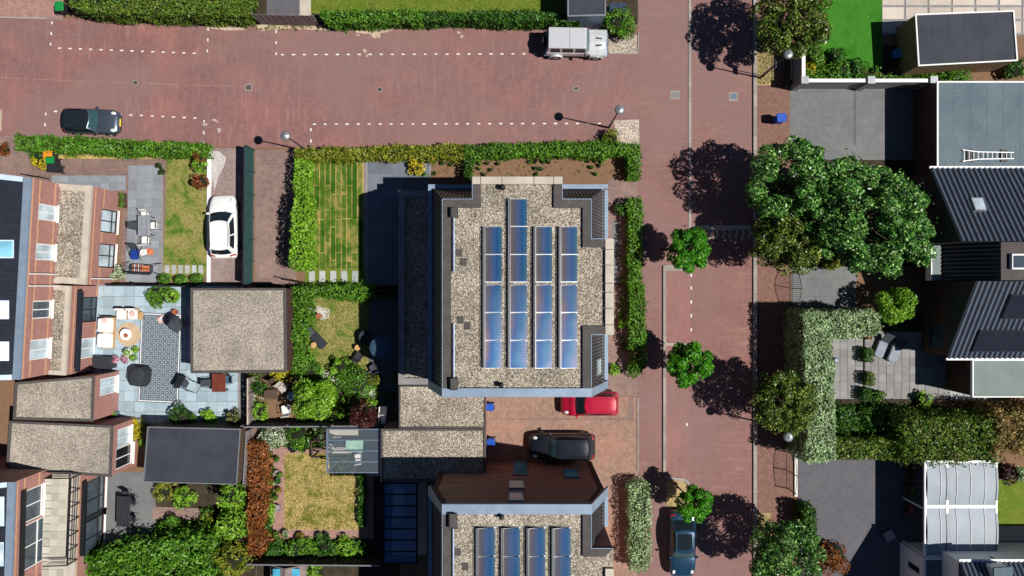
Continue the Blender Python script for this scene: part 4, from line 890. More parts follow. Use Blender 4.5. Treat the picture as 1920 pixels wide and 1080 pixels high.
for sg in (-1, 1):
    for xa, xb in ((-1.75, -1.1), (-.95, -.2), (-.05, .6)): MB().hexa([(xa, sg*(w*.925+.003), 1.2), (xb, sg*(w*.925+.003), 1.2), (xb, sg*(w*.925+.018), 1.2), (xa, sg*(w*.925+.018), 1.2)], [(xa, sg*(w*.85+.003), 1.66), (xb-.05, sg*(w*.85+.003), 1.66), (xb-.05, sg*(w*.85+.018), 1.66), (xa, sg*(w*.85+.018), 1.66)]).build('side_window', m_carglass, t, world=False)
    for wx in (-1.35, 1.45):
        wh = MB().tube([(wx, sg*(w-.22), .4), (wx, sg*(w+.08), .4)], .4, 20).build('wheel', m_rubber, t, world=False); MB().tube([(wx, sg*(w+.08), .4), (wx, sg*(w+.095), .4)], .22, 14).build('rim', m_steel, wh, world=False)
        m = MB(); m.loft([[(wx+r_*math.cos(a), yy, .36+r_*math.sin(a)) for r_, a in [(.5, k*math.pi/8) for k in range(9)]]+[(wx+.44*math.cos(a), yy, .36+.44*math.sin(a)) for a in [k*math.pi/8 for k in range(8, -1, -1)]] for yy in (sg*w*.78, sg*(w+.12))])
        m.build('wheel_arch', p_silver if wx > 0 else p_silver, t, world=False)
    if True: MB().loft([[(fx, sg*(w*a), b) for a, b in ((.6, .78), (1.1, .78), (1.12, .9), (1.02, 1.0), (.62, 1.02))] for fx in (.95, 1.2, 1.85, 2.12)]).build('front_fender', p_silver, t, world=False, bevel=.02)
    MB().obox(.6, sg*(w+.14), 1.12, 1.34, .12, .24).build('wing_mirror', m_trim, t, world=False, bevel=.02); MB().tube([(2.06, sg*.36, .95), (2.1, sg*.36, .95)], .1, 12).build('headlight', m_lamp, t, world=False)
MB().box(2.1, 2.24, -w*1.0, w*1.0, .5, .72).build('front_bumper', m_zincd, t, world=False, bevel=.03); MB().box(-2.2, -2.06, -w, w, .5, .7).build('rear_bumper', m_zincd, t, world=False, bevel=.03)
sp = MB().tube([(-2.08, 0, 1.0), (-2.34, 0, 1.0)], .39, 20).build('spare_wheel', m_rubber, t, world=False); MB().tube([(-2.34, 0, 1.0), (-2.355, 0, 1.0)], .24, 14).build('rim', m_steel, sp, world=False)
for sg in (-1, 1): MB().hexa([(1.3, sg*.2, 1.155), (1.75, sg*.17, 1.135), (1.75, sg*.27, 1.13), (1.3, sg*.32, 1.15)], [(1.35, sg*.22, 1.185), (1.72, sg*.19, 1.16), (1.72, sg*.25, 1.16), (1.35, sg*.29, 1.185)]).build('bonnet_vent', m_trim, t, world=False)
MB().box(2.075, 2.095, -.3, .3, .78, 1.0).build('grille', m_trim, t, world=False)
# ---------------------------------------------------------------- street furniture
def lamp(label, px, py):
    x, y = W2(px, py, 4.95); t = thing('street_lamp', label, 'street lamp', (x, y, 0), 0, 'street lamps along the brick roads')
    MB().tube([(0, 0, 0), (0, 0, .9)], .075, 10).build('post_base', m_dark, t, world=False); MB().tube([(0, 0, .9), (0, 0, 4.7)], [.055, .04], 10).build('post', m_dark, t, world=False)
    hd = MB().lathe([(.06, 4.7), (.1, 4.75), (.2, 4.78), (.3, 4.84), (.3, 4.9), (.24, 4.96), (.12, 5.0), (.05, 5.01), (.04, 5.06), (.01, 5.07)], n=24).build('lamp_head', m_steel, t, True, world=False)
    MB().lathe([(.08, 4.7), (.19, 4.74), (.19, 4.775), (.02, 4.777)], n=20).build('lens', m_lamp, hd, True, world=False)
lamp('street lamp standing in the shrub at the gravelled road corner', 1162, 205)
lamp('street lamp at the end of the driveway by the white kerb hedge', 534, 254)
lamp('street lamp on the dry verge beside the grey driveway', 1479, 101)
lamp('street lamp in the shade of the tall pale variegated hedge', 1479, 820)
# sign plate fixed beside the verge lamp
x, y = W2(1427, 142); t = thing('road_sign', 'small road sign on a thin post beside the verge lamp', 'sign', (x, y, 0)); MB().tube([(0, 0, 0), (0, 0, 2.7)], .03, 8).build('post', m_steel, t, world=False); MB().obox(0, .0, 2.3, 2.75, .03, .6).build('sign_plate', m_zincd, t, world=False)
m_bblue = plain('blue_plastic', (.012, .075, .42), .4, .1, 4, 30, .05); m_bblack = plain('black_plastic', (.02, .022, .026), .5, .15, 4, 30, .05); m_bgreen = plain('green_plastic', (.01, .22, .05), .45, .1, 4, 30, .05); m_borange = plain('orange_plastic', (.7, .25, .02), .45, .1, 4, 30, .05)
def wheelie(label, px, py, body, lid, head=0.0, s=1.0, group=None):
    x, y = W2(px, py, .9); t = thing('wheelie_bin', label, 'bin', (x, y, 0), math.radians(head), group)
    MB().hexa([(-.2*s, -.22*s, .06), (.22*s, -.22*s, .06), (.22*s, .22*s, .06), (-.2*s, .22*s, .06)], [(-.26*s, -.28*s, .95*s), (.3*s, -.28*s, .95*s), (.3*s, .28*s, .95*s), (-.26*s, .28*s, .95*s)]).build('body', body, t, world=False, bevel=.02)
    ld = MB().loft([[(-.3*s+.64*s*a, b*.3*s*k, z) for a, b in ((0, -.9), (.12, -1), (.88, -1), (1, -.85), (1, .85), (.88, 1), (.12, 1), (0, .9))] for k, z in ((1, .952*s), (1, .985*s), (.86, 1.03*s))]).build('lid', lid, t, world=False)
    MB().tube([(-.36*s, -.22*s, .93*s), (-.36*s, .22*s, .93*s)], .018, 6).build('handle', m_bblack, t, world=False)
    for sg in (-1, 1): MB().tube([(-.24*s, sg*.2*s, .1), (-.24*s, sg*.26*s, .1)], .1, 12).build('wheel', m_rubber, t, world=False)
    return t
wheelie('blue-lidded bin standing alone on the brown pavement', 1465, 221, m_bblue, m_bblue, 185); wheelie('blue bin against the garage below the zinc eaves', 919, 764, m_bblue, m_bblue, 180, .85); wheelie('blue bin against the half shaded garage', 921, 830, m_bblue, m_bblue, 180, .85)
wheelie('black bin with orange lid beside the yellow shrub', 90, 289, m_bblack, m_borange, 180, .9); wheelie('black bin with green lid between two other bins', 94, 300, m_bblack, m_bgreen, 180, .9); wheelie('black bin with black lid beside the green-lidded bin', 99, 315, m_bblack, m_bblack, 180, 1.0)
wheelie('dark bin with green lid at the end of the long clipped hedge', 112, 13, m_bblack, m_bgreen, 95)
for k, px in enumerate((1150, 1166)): wheelie('dark blue wheeled bin between grey shed and corner shrub', px, 16, plain('navy_plastic%d' % k, (.02, .035, .07), .5), plain('navy_lid%d' % k, (.03, .05, .09), .45), 90, 1.0, 'dark bins behind the grey shed')
# ---------------------------------------------------------------- fences, walls, gates
def board_fence(label, p0, p1, h, mat, bw=.16, gap=.02, posts=3, rail=True, cap=None, name='wooden_fence', th=.025, cat='fence'):
    a, b = Vector(W2(*p0)), Vector(W2(*p1)); t = thing(name, label, cat, (a.x, a.y, 0)); d = (b-a); L = d.length; d /= L; an = math.atan2(d.y, d.x); n = max(1, int(L/bw)); w = L/n
    me = MB().box(-w/2+gap/2, w/2-gap/2, -th/2, th/2, .04, h).mesh('board', mat)
    for i in range(n):
        p = a+d*(i+.5)*w; o = bpy.data.objects.new('board', me); o.location = (p.x, p.y, random.uniform(-.01, .01)); o.rotation_euler = (random.uniform(-.01, .01), 0, an+random.uniform(-.02, .02)); link(o, t)
    nrm = Vector((-d.y, d.x))
    for i in range(posts+1):
        p = a+d*L*i/max(1, posts)+nrm*.065; MB().obox(p.x, p.y, 0, h+.06, .09, .09, an).build('post', mat, t)
    if rail:
        for z in (.3, h-.25): q0, q1 = a+nrm*.035, b+nrm*.035; MB().bar((q0.x, q0.y, z), (q1.x, q1.y, z), .04, .08).build('rail', mat, t)
    if cap: MB().bar((a.x, a.y, h+.03), (b.x, b.y, h+.03), .09, .04).build('cap', cap, t)
    return t
board_fence('weathered vertical board fence between the clipped hedges along the road', (490, 46), (598, 48), 1.75, m_greyfence)
board_fence('tall teal panel fence beside the white hatchback', (476, 282), (474, 532), 1.65, m_teal, bw=1.0, gap=.01, posts=6, cap=m_dark)
board_fence('low fence dividing the chair terrace garden from the glass veranda garden', (470, 792), (716, 790), 1.6, m_greyfence, bw=.4, cap=m_steel)
board_fence('pale capped fence between blue grey terrace and leafy garden', (478, 705), (478, 790), 1.3, m_greyfence, bw=.4, cap=m_conc)
board_fence('dark fence behind the row of clipped cones', (218, 535), (366, 537), 1.2, m_dark, bw=.5, cap=m_dark)
board_fence('dark boundary fence below the dry square lawn', (480, 1040), (720, 1042), 1.7, m_woodd, bw=.3, cap=m_steel)
board_fence('thin grey fence beside the black-roofed shed', (478, 800), (472, 900), 1.5, m_greyfence, bw=.5, cap=m_steel)
board_fence('grey fence along the shrubs behind the gravel-roofed shed', (548, 545), (750, 545), 1.1, m_greyfence, bw=.5, cap=m_woodd)
def wall_cap(label, p0, p1, h, th, mat, capm, pil=(), name='garden_wall'):
    a, b = Vector(W2(*p0)), Vector(W2(*p1)); t = thing(name, label, 'wall', (a.x, a.y, 0)); d = b-a; an = math.atan2(d.y, d.x); c = (a+b)/2
    MB().obox(c.x, c.y, 0, h-.06, d.length, th, an).build('wall', mat, t); MB().obox(c.x, c.y, h-.06, h, d.length, th+.1, an).build('cap', capm, t)
    for f in pil:
        p = a+d*f; MB().obox(p.x, p.y, 0, h+.05, .42, .42, an).build('pillar', mat, t); MB().obox(p.x, p.y, h+.05, h+.14, .5, .5, an).build('pillar_cap', m_steel, t)
wall_cap('rendered garden wall with white cap and grey-topped pillars along the driveway', (1488, 165), (1728, 165), 1.75, .14, m_concd, m_white, (0, .5, .97))
wall_cap('short white-capped garden wall beside the yellow shrub', (1487, 96), (1487, 158), 1.75, .14, m_concd, m_white)
wall_cap('low white kerb wall along the driveway of the white hatchback', (393, 282), (392, 530), .1, .16, m_white, m_white)
def gate(label, p0, p1, h, arch=.0, mat=m_black, leaves=1):
    a, b = Vector(W2(*p0)), Vector(W2(*p1)); t = thing('metal_gate', label, 'gate', (a.x, a.y, 0)); d = b-a; L = d.length; d /= L; P = lambda s, z: (a.x+d.x*s, a.y+d.y*s, z)
    ht = lambda s: h+arch*math.sin(math.pi*s/L)
    for s in (0, L): MB().tube([P(s, 0), P(s, h+.1)], .04, 8).build('gate_post', mat, t)
    MB().tube([P(L*i/8, ht(L*i/8)) for i in range(9)], .022, 6).build('top_rail', mat, t); MB().tube([P(0, .15), P(L, .15)], .022, 6).build('bottom_rail', mat, t)
    n = int(L/.13)
    for i in range(1, n): s = L*i/n; MB().tube([P(s, .15), P(s, ht(s))], .011, 5).build('bar', mat, t)
    if leaves == 2: MB().tube([P(L/2, .1), P(L/2, ht(L/2)+.05)], .03, 6).build('gate_stile', mat, t)
gate('narrow black metal gate at the foot of the striped lawn', (540, 524), (571, 530), 1.3); gate('arched black driveway gate between the pavement and the shaded grey driveway', (1484, 512), (1484, 570), 1.2, .45, leaves=2)
gate('dark metal gate on the pavement beside the dark driveway', (1478, 848), (1478, 916), 1.25, .2, leaves=2); gate('black barred gate beside the short white-capped wall', (1470, 106), (1470, 158), 1.2)
gate('small black gate behind the three bins', (62, 331), (93, 336), 1.1)
MB().box(*[W2(1489, 930)[0], W2(1494, 930)[0]], W2(0, 930)[1], W2(0, 850)[1], 0, .12).build('threshold', m_white)['kind'] = 'structure'
# ladder lying on the garage roof
x, y, z = W(1852, 292, 2.75); t = thing('ladder', 'white aluminium ladder lying flat on the blue grey felt roof', 'ladder', (x, y, 2.69)); 
for sg in (-1, 1): MB().bar((-1.7, sg*.38, .1), (-.7, sg*.24, .1), .05, .09).build('rail', m_alu, t, world=False); MB().bar((-.7, sg*.24, .1), (1.68, sg*.2, .1), .05, .09).build('rail', m_alu, t, world=False)
for i in range(11): xx = -1.58+i*.31; ww = .36 if xx < -1.3 else (.3 if xx < -.9 else .22); MB().tube([(xx, -ww, .1), (xx, ww, .1)], .02, 6).build('rung', m_alu, t, world=False)
for xx in (-1.15, 1.1): MB().box(xx-.22, xx+.22, -.42, .42, .0, .055).build('roof_pad', m_black, t, world=False)
# ---------------------------------------------------------------- solar rows on the two flat roofs
def pvmat(name, glare=1.0):
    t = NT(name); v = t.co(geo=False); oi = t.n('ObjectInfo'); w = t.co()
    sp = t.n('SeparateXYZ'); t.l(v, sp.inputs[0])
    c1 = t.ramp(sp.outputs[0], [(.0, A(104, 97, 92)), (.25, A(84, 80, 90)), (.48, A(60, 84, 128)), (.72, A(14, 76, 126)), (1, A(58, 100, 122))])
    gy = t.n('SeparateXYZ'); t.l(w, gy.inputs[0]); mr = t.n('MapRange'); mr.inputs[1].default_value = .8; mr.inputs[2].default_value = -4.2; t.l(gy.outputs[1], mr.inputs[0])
    nb = t.n('Math', operation='MULTIPLY_ADD'); t.l(t.noise(w, .45, 2, .5), nb.inputs[0]); nb.inputs[1].default_value = .9; t.l(t.mix(1.0, sp.outputs[0], .5, 'MULTIPLY'), nb.inputs[2]); c2 = t.ramp(nb.outputs[0], [(.3, A(206, 166, 140)), (.45, A(140, 136, 166)), (.6, A(70, 124, 196)), (.78, A(110, 164, 206)), (.95, A(176, 178, 214))])  # c2: rainbow glare of the lower rows painted into the cell colour
    f = t.mix(1.0, mr.outputs[0], t.ramp(t.noise(w, .6, 3), [(.3, .6*glare), (.65, .9*glare)]), 'MULTIPLY'); col = t.mix(f, c1, c2)
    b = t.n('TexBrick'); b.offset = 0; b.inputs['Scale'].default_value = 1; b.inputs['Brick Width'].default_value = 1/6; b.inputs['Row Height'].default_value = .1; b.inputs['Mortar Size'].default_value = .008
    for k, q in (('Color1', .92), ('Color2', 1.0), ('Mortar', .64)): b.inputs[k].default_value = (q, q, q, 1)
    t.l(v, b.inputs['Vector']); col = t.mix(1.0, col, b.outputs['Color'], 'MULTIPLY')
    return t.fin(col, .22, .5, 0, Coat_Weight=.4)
m_pv = pvmat('solar_cells_glare'); m_pv2 = pvmat('solar_cells_low_glare', .08)
def solar_row(label, x0, x1, ys, group, pv=None):
    z = 9.45; xa, xb = X_(x0, z), X_(x1, z); lift = .2
    t = thing('solar_row', label, 'solar panels', ((xa+xb)/2, Y_((ys[0]+ys[-1])/2, z), 9.3), 0, group)
    w = xb-xa
    for ya, yb in zip(ys, ys[1:]):
        if yb-ya < 20: continue
        y1, y0 = Y_(ya, z), Y_(yb, z); zt, zb = 9.62, 9.4
        p = MB().hexa([(xa, y0+.01, zt-.04), (xb, y0+.01, zb-.04), (xb, y1-.01, zb-.04), (xa, y1-.01, zt-.04)], [(xa, y0+.01, zt), (xb, y0+.01, zb), (xb, y1-.01, zb), (xa, y1-.01, zt)]).build('solar_panel', m_steel, t)
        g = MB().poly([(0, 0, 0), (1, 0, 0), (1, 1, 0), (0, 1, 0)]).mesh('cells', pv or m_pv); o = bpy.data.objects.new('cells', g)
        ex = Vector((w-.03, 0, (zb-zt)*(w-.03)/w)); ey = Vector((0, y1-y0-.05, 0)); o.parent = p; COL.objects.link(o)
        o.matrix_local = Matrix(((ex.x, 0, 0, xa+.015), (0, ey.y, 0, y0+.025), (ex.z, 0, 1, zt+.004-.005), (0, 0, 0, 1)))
        MB().box(xa-.02, xa+.02, y0+.02, y1-.02, 9.3, 9.58).build('rear_plate', m_tile_blue, t)
    y1, y0 = Y_(ys[0], z), Y_(ys[-1], z)
    MB().box(xa-.05, xa-.022, y0, y1, 9.3, 9.56).build('wind_plate', m_tile_blue, t); MB().box(xa-.095, xa-.07, y0, y1, 9.56, 9.585).build('edge_rail', m_alu, t)
    for y in [Y_(q, z) for q in ys]: MB().box(xa-.12, xb+.1, y-.025, y+.025, 9.3, 9.345).build('ballast_rail', m_alu, t)
rows = [425, 477.5, 529, 534, 586, 638, 690.5]
G = 'solar rows on the sunlit gravel roof'
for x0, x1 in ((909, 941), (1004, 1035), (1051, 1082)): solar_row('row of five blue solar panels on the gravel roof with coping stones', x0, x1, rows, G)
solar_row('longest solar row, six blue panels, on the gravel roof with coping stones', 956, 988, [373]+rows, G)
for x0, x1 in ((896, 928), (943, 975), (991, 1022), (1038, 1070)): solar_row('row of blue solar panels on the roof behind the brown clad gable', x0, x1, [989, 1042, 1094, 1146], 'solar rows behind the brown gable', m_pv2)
# ---------------------------------------------------------------- plants
def L_(*c): return [A(*x, 1.25) for x in c]
lm = dict(
 mid=leafmat('leaf_mid', L_((58, 104, 20), (92, 146, 36), (124, 170, 58))), dark=leafmat('leaf_dark', L_((36, 76, 18), (62, 112, 30), (96, 142, 52))),
 lime=leafmat('leaf_lime', L_((92, 150, 24), (132, 184, 44), (164, 204, 76))), yellow=leafmat('leaf_yellow', L_((190, 172, 24), (226, 208, 48), (170, 170, 40))),
 ymix=leafmat('leaf_yellow_green', L_((86, 116, 24), (130, 148, 38), (182, 170, 66))), vari=leafmat('leaf_variegated', L_((112, 150, 88), (160, 190, 132), (204, 220, 180)), .2),
 red=leafmat('leaf_red', L_((110, 36, 26), (160, 60, 36), (120, 120, 36))), copper=leafmat('leaf_copper', L_((110, 60, 28), (156, 92, 46), (180, 124, 72))), purple=leafmat('leaf_purple', L_((48, 20, 24), (88, 34, 40), (70, 46, 36)), .1),
 conifer=leafmat('leaf_conifer', L_((58, 96, 24), (96, 132, 40), (140, 150, 60))), brownconifer=leafmat('leaf_brown_conifer', L_((84, 104, 36), (150, 130, 70), (206, 160, 104))), olive=leafmat('leaf_olive', L_((84, 92, 48), (130, 134, 80), (150, 150, 96))),
 pink=leafmat('petal_pink', L_((210, 100, 150), (232, 150, 180), (150, 60, 90))), white=leafmat('petal_white', L_((220, 220, 200), (120, 160, 80), (240, 240, 230))), tree=leafmat('leaf_tree', L_((22, 60, 16), (54, 112, 34), (96, 156, 60), (180, 214, 134)), .12, .7, .32), treeolive=leafmat('leaf_tree_olive', L_((24, 52, 10), (58, 92, 22), (104, 128, 42), (160, 166, 80)), .12, .7, .36), tree2=leafmat('leaf_tree_green', L_((44, 112, 14), (70, 150, 22), (110, 186, 44)), .3), grass=leafmat('grass_blade', L_((70, 104, 26), (120, 130, 56), (160, 150, 92)), .2))  # leaf_tree: sun highlights painted in as the palest leaf tone
m_core = plain('inner_twigs', (.014, .02, .008), .95, .3, 4, 20, .4); m_bark = plain('bark', (.085, .062, .045), .95, .3, 6, 30, .8)
def leaves(P, N, size, jit=.7, flat=.5):
    n = len(P); N = N+RNG.normal(0, jit, (n, 3)); N /= np.linalg.norm(N, axis=1)[:, None]+1e-9
    T = np.cross(N, RNG.normal(0, 1, (n, 3))); T /= np.linalg.norm(T, axis=1)[:, None]+1e-9; B = np.cross(N, T)
    s = (size*RNG.uniform(.65, 1.35, n))[:, None]
    V = np.stack([P-T*s, P+B*s*flat, P+T*s+N*s*.25, P-B*s*flat], 1).reshape(-1, 3); return V
def quads(name, V, mat, parent, world=True):
    n = len(V)//4; me = bpy.data.meshes.new(name); me.vertices.add(len(V)); me.vertices.foreach_set('co', V.astype(np.float32).ravel())
    me.loops.add(4*n); me.loops.foreach_set('vertex_index', np.arange(4*n, dtype=np.int32)); me.polygons.add(n)
    me.polygons.foreach_set('loop_start', np.arange(0, 4*n, 4, dtype=np.int32)); me.materials.append(mat); me.update(calc_edges=True)
    o = bpy.data.objects.new(name, me); return link(o, parent, world)
PH = RNG.uniform(0, 6.28, (6, 3)); KF = RNG.normal(0, 1, (6, 3))
def wob(P, f=1.0):
    r = np.zeros(len(P))
    for k in range(6): r += np.sin(P@(KF[k]*f*(1+.5*k))+PH[k, 0])/(1+.35*k)
    return r/2.5
def hedge(label, pts, h, mat, size=.085, dens=250, rough=.15, name='hedge', cat='hedge', group=None, wobf=1.6, z0=0.0):
    p0 = ccw(PX(pts, h)); p = []
    for i in range(len(p0)):
        q0, q1 = Vector(p0[i]), Vector(p0[(i+1) % len(p0)]); m_ = max(1, int((q1-q0).length/.55)); nn_ = Vector(((q1-q0).y, -(q1-q0).x)).normalized()
        for k in range(m_): v_ = q0.lerp(q1, k/m_)+nn_*(random.uniform(-.9, .6)*rough*.9 if k else 0); p.append((v_.x, v_.y))
    c = np.mean(np.array(p), 0); t = thing(name, label, cat, (c[0], c[1], z0), 0, group); a = np.array(p)
    lo, hi = a.min(0), a.max(0); area = (hi-lo).prod(); Q = RNG.uniform(lo, hi, (int(area*dens), 2)); Q = Q[inside(Q, p)]
    P = np.column_stack([Q, np.full(len(Q), h)]); N = np.tile((0, 0, 1.0), (len(P), 1)); PP, NN = [P], [N]
    n = len(p)
    for i in range(n):
        q0, q1 = a[i], a[(i+1) % n]; e = q1-q0; L = np.linalg.norm(e); e /= L; k = int(L*(h-z0)*dens*.75)
        u, z = RNG.uniform(0, L, k), RNG.uniform(z0+.03, h, k); PP.append(np.column_stack([q0+e*u[:, None], z])); NN.append(np.tile((e[1], -e[0], .15), (k, 1)))
    P, N = np.vstack(PP), np.vstack(NN); P = P+N*((wob(P, wobf)*.6+wob(P, wobf*3.5)*.7)*rough+RNG.normal(0, rough*.5, len(P))-rough*.35)[:, None]
    edge = np.clip((P[:, 2]-(h-.25))/.25, 0, 1); cc = np.array(list(c)+[0]); 
    P[:, 2] = np.maximum(P[:, 2], z0+.02)
    quads('foliage', leaves(P, N, size), lm[mat] if isinstance(mat, str) else mat, t)
    q = inset(p0, rough*1.5+.05); MB().prism(q, z0, h-rough*1.8-.05).build('inner_twigs', m_core, t)
    return t
def lump_points(K, n, rx, ry, rz, spread=.62, lr=.46, up=.0):
    """points on the outside of many overlapping lumps filling an ellipsoid"""
    C = RNG.normal(0, 1, (K, 3)); C /= np.linalg.norm(C, axis=1)[:, None]; C *= (RNG.uniform(.35, 1, K)**.5*spread)[:, None]; R = lr*RNG.uniform(.65, 1.25, K)
    idx = RNG.integers(0, K, n); D = RNG.normal(0, 1, (n, 3)); D /= np.linalg.norm(D, axis=1)[:, None]; D[:, 2] = np.where(D[:, 2] < -.35, -D[:, 2], D[:, 2])
    P = C[idx]+D*(R[idx]*RNG.uniform(.8, 1.06, n))[:, None]
    keep = np.ones(n, bool)
    for k in range(K):
        d = np.linalg.norm(P-C[k], axis=1); keep &= ~((d < R[k]*.78) & (idx != k))
    S = np.array((rx, ry, rz)); P, D = P[keep], D[keep]; return P*S, D/S*min(rx, ry, rz), C*S, R
def bush(label, px, py, r, h, mat, n=None, size=.075, name='shrub', cat='shrub', ry=None, group=None, core=True, K=15, z0=0.0, spread=.74, lr=.38):
    x, y = W2(px, py, h*.6+z0); rx = r*(H-h*.6)/F; ry = (ry or r)*(H-h*.6)/F; rz = h*.52
    n = n or int(900*rx*ry/(.075/.075)**2*2.2*(.075/size)**1.5)+120
    t = thing(name, label, cat, (x, y, z0), RNG.uniform(0, 0.01), group); P, D, C, R = lump_points(K, n, rx, ry, rz, spread, lr); P[:, 2] += rz*.98; P[:, 2] = np.maximum(P[:, 2], .02)
    quads('foliage', leaves(P, D, size), lm[mat] if isinstance(mat, str) else mat, t, world=False)
    if core: MB().lathe([(.15*1, 0), (.5, rz*.3/1), (.62, rz*.8), (.5, rz*1.3), (.2, rz*1.55)], n=9, sx=rx, sy=ry).build('stems', m_core, t, world=False)
    else: MB().tube([(0, 0, 0), (0.02, 0, h*.5)], [.03, .015], 6).build('stems', m_bark, t, world=False)
    return t
def tree_mesh(R, h, zc, K, n, size, mat, rz=None, lean=(0, 0), spread=.66, lr=.36, tr=.12):
    """trunk and limbs plus a crown of leaf clumps; returns two meshes"""
    rz = rz or R*.8; P, D, C, Rl = lump_points(K, n, R, R, rz, spread, lr); off = np.array((lean[0], lean[1], zc)); P = P+off
    k = len(P)//7; j = RNG.integers(0, K, k); Pin = C[j]+off+RNG.normal(0, .08, (k, 3))*R; P = np.vstack([P, Pin]); D = np.vstack([D, RNG.normal(0, 1, (k, 3))])
    P[:, 2] = np.maximum(P[:, 2], .3)
    m = MB(); top_ = Vector((lean[0]*.7, lean[1]*.7, zc-.1*rz)); m.tube([(0, 0, 0), (lean[0]*.15, lean[1]*.15, zc*.3), (lean[0]*.4, lean[1]*.4, zc*.6), top_], [tr*1.25, tr, tr*.8, tr*.4], 9)
    for q in C[:min(K, 16)]:
        e = Vector(q+off); s_ = Vector((lean[0]*.4, lean[1]*.4, zc*.55)).lerp(top_, random.random()); mid = s_.lerp(e, .5)+Vector((0, 0, -.12*R)); m.tube([s_, mid, e], [tr*.4, tr*.22, .015], 5)
    V = leaves(P, D, size); return m.mesh('trunk', m_bark, True), V
def tree(label, px, py, zc, meshes, mat, rz=0.0, s=1.0, name='tree', base=None, group=None, off=(0, 0)):
    x, y = W2(px, py, zc*s) if base is None else W2(*base); x -= off[0]; y -= off[1]
    t = thing(name, label, 'tree', (x, y, 0), rz, group); t.scale = (s, s, s)
    o = bpy.data.objects.new('trunk', meshes[0]); link(o, t, False); o = bpy.data.objects.new('crown', meshes[1]); link(o, t, False); return t
def crown(V, mat):
    tmp = quads('crown', V, lm[mat], None); me = tmp.data; bpy.data.objects.remove(tmp); return me
# broad trees on the east side
tb, V = tree_mesh(2.7, 6, 4.0, 120, 20000, .095, 'tree', rz=2.1, lr=.17, spread=.87); TA = (tb, crown(V, 'tree'))
tb, V = tree_mesh(2.7, 6, 4.0, 120, 20000, .095, 'tree', rz=2.1, lr=.17, spread=.87); TB = (tb, crown(V, 'treeolive'))
tb, V = tree_mesh(3.9, 8, 4.6, 230, 46000, .1, 'tree', rz=2.9, lr=.12, spread=.94, tr=.2); TC = (tb, crown(V, 'tree'))
GT = 'broad trees along the east pavement'
tree('broad tree overhanging the pavement beside artificial lawn', 1486, 38, 4.0, TB, None, .4, 1.0, group=GT)
tree('dark crown merging with the large tree above the shaded pavement', 1478, 338, 4.0, TA, None, 2.2, 1.1, group=GT)
tree('lower dark tree crown above the arched driveway gate', 1474, 448, 3.8, TB, None, 4.4, .95, group=GT)
tree('largest broad green tree between driveway and ribbed-roof house', 1620, 408, 4.6, TC, None, 1.0, 1.0).scale = (.9, 1.2, 1)
tree('olive green tree beside the tall pale variegated hedge', 1465, 752, 3.8, TB, None, 3.0, .86, group=GT)
tree('broad tree on the straw verge beside the copper shrub', 1472, 1042, 4.0, TA, None, 5.1, .95, group=GT)
# young street trees leaning over the parking bays
tb, V = tree_mesh(1.6, 4, 2.9, 34, 6500, .1, 'tree2', rz=1.3, lean=(.9, -.1), lr=.24, spread=.76, tr=.06); TS = (tb, crown(V, 'tree2'))
GS = 'young trees along the parking bays'
tree('young bright green street tree beside the toothed stone band', 1288, 465, 2.9, TS, None, 0, 1.1, name='street_tree', group=GS, off=(.9, -.1))
tree('young bright green street tree at the end of the dashed parking line', 1290, 686, 2.9, TS, None, 2.1, 1.12, name='street_tree', group=GS, off=(-.4, .9))
tree('young bright green street tree leaning over the blue saloon', 1306, 944, 2.9, TS, None, -.5, .92, name='street_tree', group=GS, off=(.8, -.55))
tp, V = tree_mesh(1.1, 3, 2.2, 12, 2600, .08, 'purple', rz=1.1, tr=.05); tree('small purple-leaved tree beside the glass veranda', 682, 778, 2.2, (tp, crown(V, 'purple')), None, 0)
tp, V = tree_mesh(1.7, 4, 2.2, 20, 6000, .1, 'mid', rz=1.5, tr=.07); TG = (tp, crown(V, 'lime'))
tree('leafy green tree shading the wicker chairs', 588, 745, 2.2, TG, None, 0, 1.0)
tp, V = tree_mesh(1.5, 4, 2.0, 20, 5000, .1, 'lime', rz=1.4, tr=.07); TH = (tp, crown(V, 'lime'))
tree('lime green tree between variegated hedge and ribbed-roof house', 1682, 574, 2.4, TH, None, 0, 1.0)
# clipped hedges
hedge('long yellowish green clipped hedge along the road beside the green-lidded bin', [(122, -60), (462, -60), (462, 20), (455, 28), (300, 27), (170, 23), (128, 10)], 2.0, 'conifer', rough=.14)
hedge('bright green clipped hedge beside the weathered board fence', [(602, 18), (790, 17), (790, 38), (612, 40), (600, 30)], 1.6, 'mid', rough=.12)
hedge('dark green clipped hedge behind the silver off-roader', [(793, 20), (1000, 20), (1088, 34), (1088, 42), (793, 37)], 1.5, 'dark', rough=.12)
hedge('green clipped hedge along the road beside the dark steel grey hatchback', [(27, 253), (200, 259), (385, 269), (385, 294), (200, 287), (27, 280)], 1.2, 'mid')
hedge('yellow-flecked clipped hedge above the striped turf lawn', [(553, 278), (870, 270), (870, 297), (575, 299), (555, 299)], 1.15, 'ymix')
hedge('green clipped hedge between road and planted soil bed', [(872, 270), (1150, 264), (1200, 270), (1200, 290), (1120, 292), (872, 296)], 1.15, 'mid')
hedge('short return of hedge across the soil bed', [(870, 298), (886, 298), (885, 334), (871, 334)], 1.1, 'dark')
hedge('corner hedge stub beside the round topiary ball', [(1176, 288), (1200, 288), (1200, 335), (1178, 335)], 1.15, 'mid')
hedge('low clipped hedge beside the driveway at the striped turf lawn', [(553, 299), (574, 299), (573, 366), (552, 366)], 1.6, 'lime'); hedge('taller leafy hedge beside the striped turf lawn', [(551, 367), (574, 367), (573, 505), (545, 502), (541, 480)], 2.4, 'lime', rough=.16)
